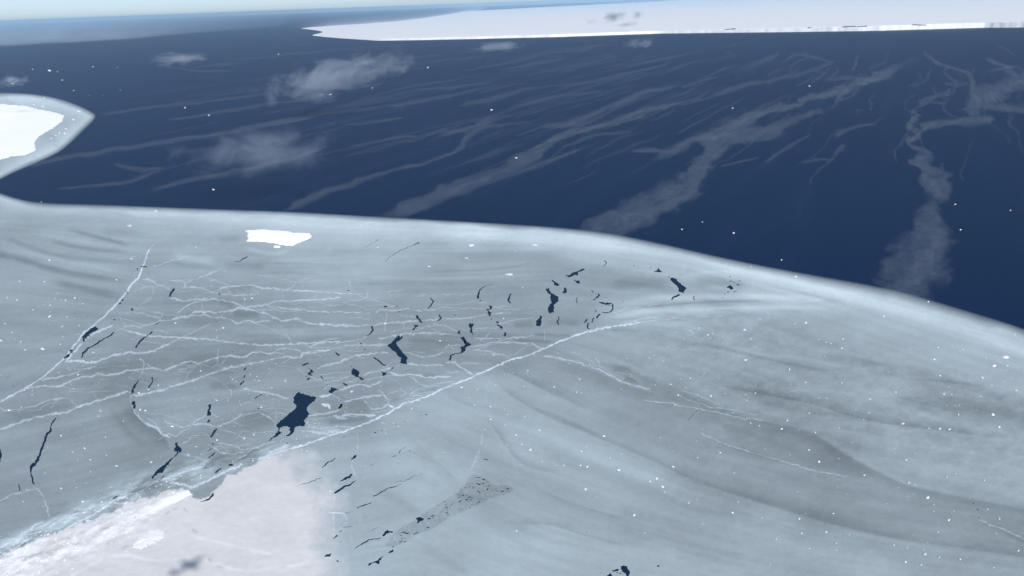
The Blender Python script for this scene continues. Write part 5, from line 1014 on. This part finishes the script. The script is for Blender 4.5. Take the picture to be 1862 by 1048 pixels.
def cloud(x0, x1, y0, y1, z, dens, scale, thr, label, depth=None, seed=0.0, tilt=0, col=(.82, .91, 1)):
    xc, yc = (x0 + x1) / 2, (y0 + y1) / 2; c = ground(np.array(xc), np.array(yc), z); D = float(np.linalg.norm(c - EYE)); mpp = D / FPX
    rx = (x1 - x0) / 2 * mpp; rz = (y1 - y0) / 2 * mpp * .95
    bm = bmesh.new(); bmesh.ops.create_icosphere(bm, subdivisions=3, radius=1.0); me = bpy.data.meshes.new('cloud'); bm.to_mesh(me); bm.free()
    o = link('cloud', me, cloud_material('cloud_vapour', dens, scale, seed, thr, col), label=label, cat='cloud', group='low clouds')
    o.location = tuple(map(float, c)); o.scale = (rx, depth or rx * .5, rz); o.rotation_euler = (0, math.radians(tilt), -math.atan2(c[0], c[1])); return o


cloud(425, 790, 100, 184, 190, .019, (2.9, 1.8, 1.0), .36, 'largest puffy cloud, long and ragged over the far water', seed=3.1, tilt=-8)
cloud(262, 388, 92, 122, 190, .022, (1.8, 1.5, 1.2), .28, 'small flat cloud left of the largest one', seed=8.2)
cloud(300, 660, 215, 335, 150, .0085, (2.4, 1.9, 1.4), .32, 'diffuse spreading patch of cloud nearest the camera', seed=5.7)
cloud(845, 960, 73, 98, 190, .02, (2.0, 1.5, 1.2), .30, 'small thin cloud just below the ice cliff', seed=1.4)
cloud(1130, 1200, 66, 92, 190, .018, (1.8, 1.5, 1.2), .30, 'small wisp of cloud under the middle of the cliff', seed=9.9)
cloud(1300, 1360, 84, 108, 190, .006, (1.8, 1.5, 1.2), .50, 'faint wisp of cloud right of the cliff wisps', seed=12.3)
cloud(-10, 58, 136, 160, 190, .018, (1.8, 1.5, 1.2), .30, 'small hazy cloud at the left picture edge above the ice tongue', seed=6.6)
# small clouds over the shelf, their colour darkened to stand in for shade
SHADE_GREY = (.46, .52, .55)
cloud(1086, 1148, 20, 41, 150, .010, (1.7, 1.3, 1.1), .22, 'wide grey cloud patch over the ice shelf', seed=2.2, col=SHADE_GREY)
cloud(1144, 1174, 18, 38, 150, .014, (1.6, 1.3, 1.1), .18, 'darkest small cloud patch over the shelf', seed=7.3, col=SHADE_GREY)
cloud(1112, 1166, 38, 52, 120, .010, (1.6, 1.3, 1.1), .22, 'narrow grey cloud patch just above the cliff top', seed=4.9, col=SHADE_GREY)
cloud(1060, 1090, 32, 50, 120, .006, (1.6, 1.3, 1.1), .22, 'faint small cloud patch left of the wide grey one', seed=11.1, col=SHADE_GREY)

# ------------------------------------------------------------------ the survey aircraft whose shadow lies on the snow
def plain(name, col, rough=.4, metal=0.0):
    m, n, out = newmat(name); b = N(n, 'ShaderNodeBsdfPrincipled'); co = N(n, 'ShaderNodeTexCoord').outputs['Object']
    mx = N(n, 'ShaderNodeMix', data_type='RGBA'); n.links.new(noise(n, co, 1.2, 4), mx.inputs[0]); mx.inputs[6].default_value = col + (1,); mx.inputs[7].default_value = tuple(c * .88 for c in col) + (1,)
    n.links.new(mx.outputs[2], b.inputs['Base Color']); b.inputs['Roughness'].default_value = rough; b.inputs['Metallic'].default_value = metal; n.links.new(b.outputs[0], out.inputs['Surface']); return m


M_WHITE, M_GREY = plain('aircraft_paint', (.75, .76, .78)), plain('engine_metal', (.25, .26, .28), .35, .6)


def lathe(rs, seg=16, sq=(1, 1)):
    V, F = [], []
    for x, r, zc in rs:
        for k in range(seg): V.append((x, r * sq[0] * math.cos(2 * math.pi * k / seg), zc + r * sq[1] * math.sin(2 * math.pi * k / seg)))
    for i in range(len(rs) - 1):
        for k in range(seg): F.append((i * seg + k, i * seg + (k + 1) % seg, (i + 1) * seg + (k + 1) % seg, (i + 1) * seg + k))
    F.append(tuple(range(seg))[::-1]); F.append(tuple(range((len(rs) - 1) * seg, len(rs) * seg))); return V, F


def wing(stations):
    """stations: (y, z, leading x, chord, thickness, vertical?)"""
    V, F = [], []; pr = [(0, 0), (.12, .5), (.4, .55), (1, .02), (.4, -.4), (.12, -.4)]
    for y, z, x, c, t, up in stations:
        for a, b in pr: V.append((x - a * c, y + (b * t if up else 0), z + (0 if up else b * t)))
    m_ = len(pr)
    for i in range(len(stations) - 1):
        for k in range(m_): F.append((i * m_ + k, i * m_ + (k + 1) % m_, (i + 1) * m_ + (k + 1) % m_, (i + 1) * m_ + k))
    F.append(tuple(range(m_))); F.append(tuple(range((len(stations) - 1) * m_, len(stations) * m_))[::-1]); return V, F


ac = link('aircraft', None, label='four-engined aircraft that casts the dark shadow on the foreground snow', cat='aircraft')
link('fuselage', mesh('fuselage', *lathe([(17, .25, -.3), (16.2, .9, -.2), (14.5, 1.5, 0), (12, 1.72, 0), (-4, 1.72, 0), (-9, 1.35, .3), (-14, .7, .8), (-18, .2, 1.1)])), M_WHITE, parent=ac)
for sgn in (1, -1):
    link('wing', mesh('wing', *wing([(sgn * 1.2, -.9, 4.6, 5.4, .8, 0), (sgn * 8, -.4, 4.0, 4.0, .55, 0), (sgn * 15.2, .1, 3.2, 2.5, .3, 0)])), M_WHITE, parent=ac)
    link('tailplane', mesh('tailplane', *wing([(sgn * .3, 1.2, -13, 3.4, .3, 0), (sgn * 6.4, 1.7, -14.2, 1.8, .15, 0)])), M_WHITE, parent=ac)
    for yy, xx in ((4.2, 6.4), (9.0, 5.8)):
        V, F = lathe([(xx, .35, 0), (xx - .6, .62, 0), (xx - 3, .62, 0), (xx - 5.2, .25, 0)], 12); V = [(x, y + sgn * yy, z - .45) for x, y, z in V]
        e_ = link('engine', mesh('engine', V, F), M_GREY, parent=ac)
        V, F = [], []
        for b_ in range(4):
            a = b_ * math.pi / 2 + .4; d_ = (math.cos(a), math.sin(a)); p_ = (-d_[1], d_[0]); st = len(V)
            for r, wd in ((.2, .14), (1.2, .2), (2.05, .13)):
                for sx, sw in ((.05, -1), (.05, 1), (-.05, 1), (-.05, -1)): V.append((xx + .15 + sx, sgn * yy + d_[0] * r + p_[0] * wd * sw, -.45 + d_[1] * r + p_[1] * wd * sw))
            for i in range(2):
                for k in range(4): F.append((st + i * 4 + k, st + i * 4 + (k + 1) % 4, st + i * 4 + 4 + (k + 1) % 4, st + i * 4 + 4 + k))
            F.append((st + 8, st + 9, st + 10, st + 11))
        link('propeller', mesh('propeller', V, F), M_GREY, parent=e_)
link('tail_fin', mesh('tail_fin', *wing([(0, 1.0, -11.5, 5.2, .35, 1), (0, 6.8, -14.6, 2.4, .2, 1)])), M_WHITE, parent=ac)
apos = EYE - sd * 34.0
hd = ground(np.array([333.0, 362.0]), np.array([1040.0, 1021.0])); hd = hd[1] - hd[0]
ac.location = tuple(map(float, apos)); ac.rotation_euler = (math.radians(-6), 0, math.atan2(hd[1], hd[0]))

# ------------------------------------------------------------------ air
m, n, out = newmat('thin_haze'); v = N(n, 'ShaderNodeVolumePrincipled'); v.inputs['Color'].default_value = (.50, .76, 1.0, 1); v.inputs['Density'].default_value = 1.35e-5; v.inputs['Anisotropy'].default_value = 0.0
n.links.new(v.outputs[0], out.inputs['Volume'])
hb = 158000.0; V = [(x, y, z) for z in (-2.0, 570.0) for x, y in ((-hb, -hb), (hb, -hb), (hb, hb), (-hb, hb))]
link('haze', mesh('haze', V, [(3, 2, 1, 0), (4, 5, 6, 7), (0, 1, 5, 4), (1, 2, 6, 5), (2, 3, 7, 6), (3, 0, 4, 7)]), m, kind='stuff', label='pale haze that softens the far water and shelf')
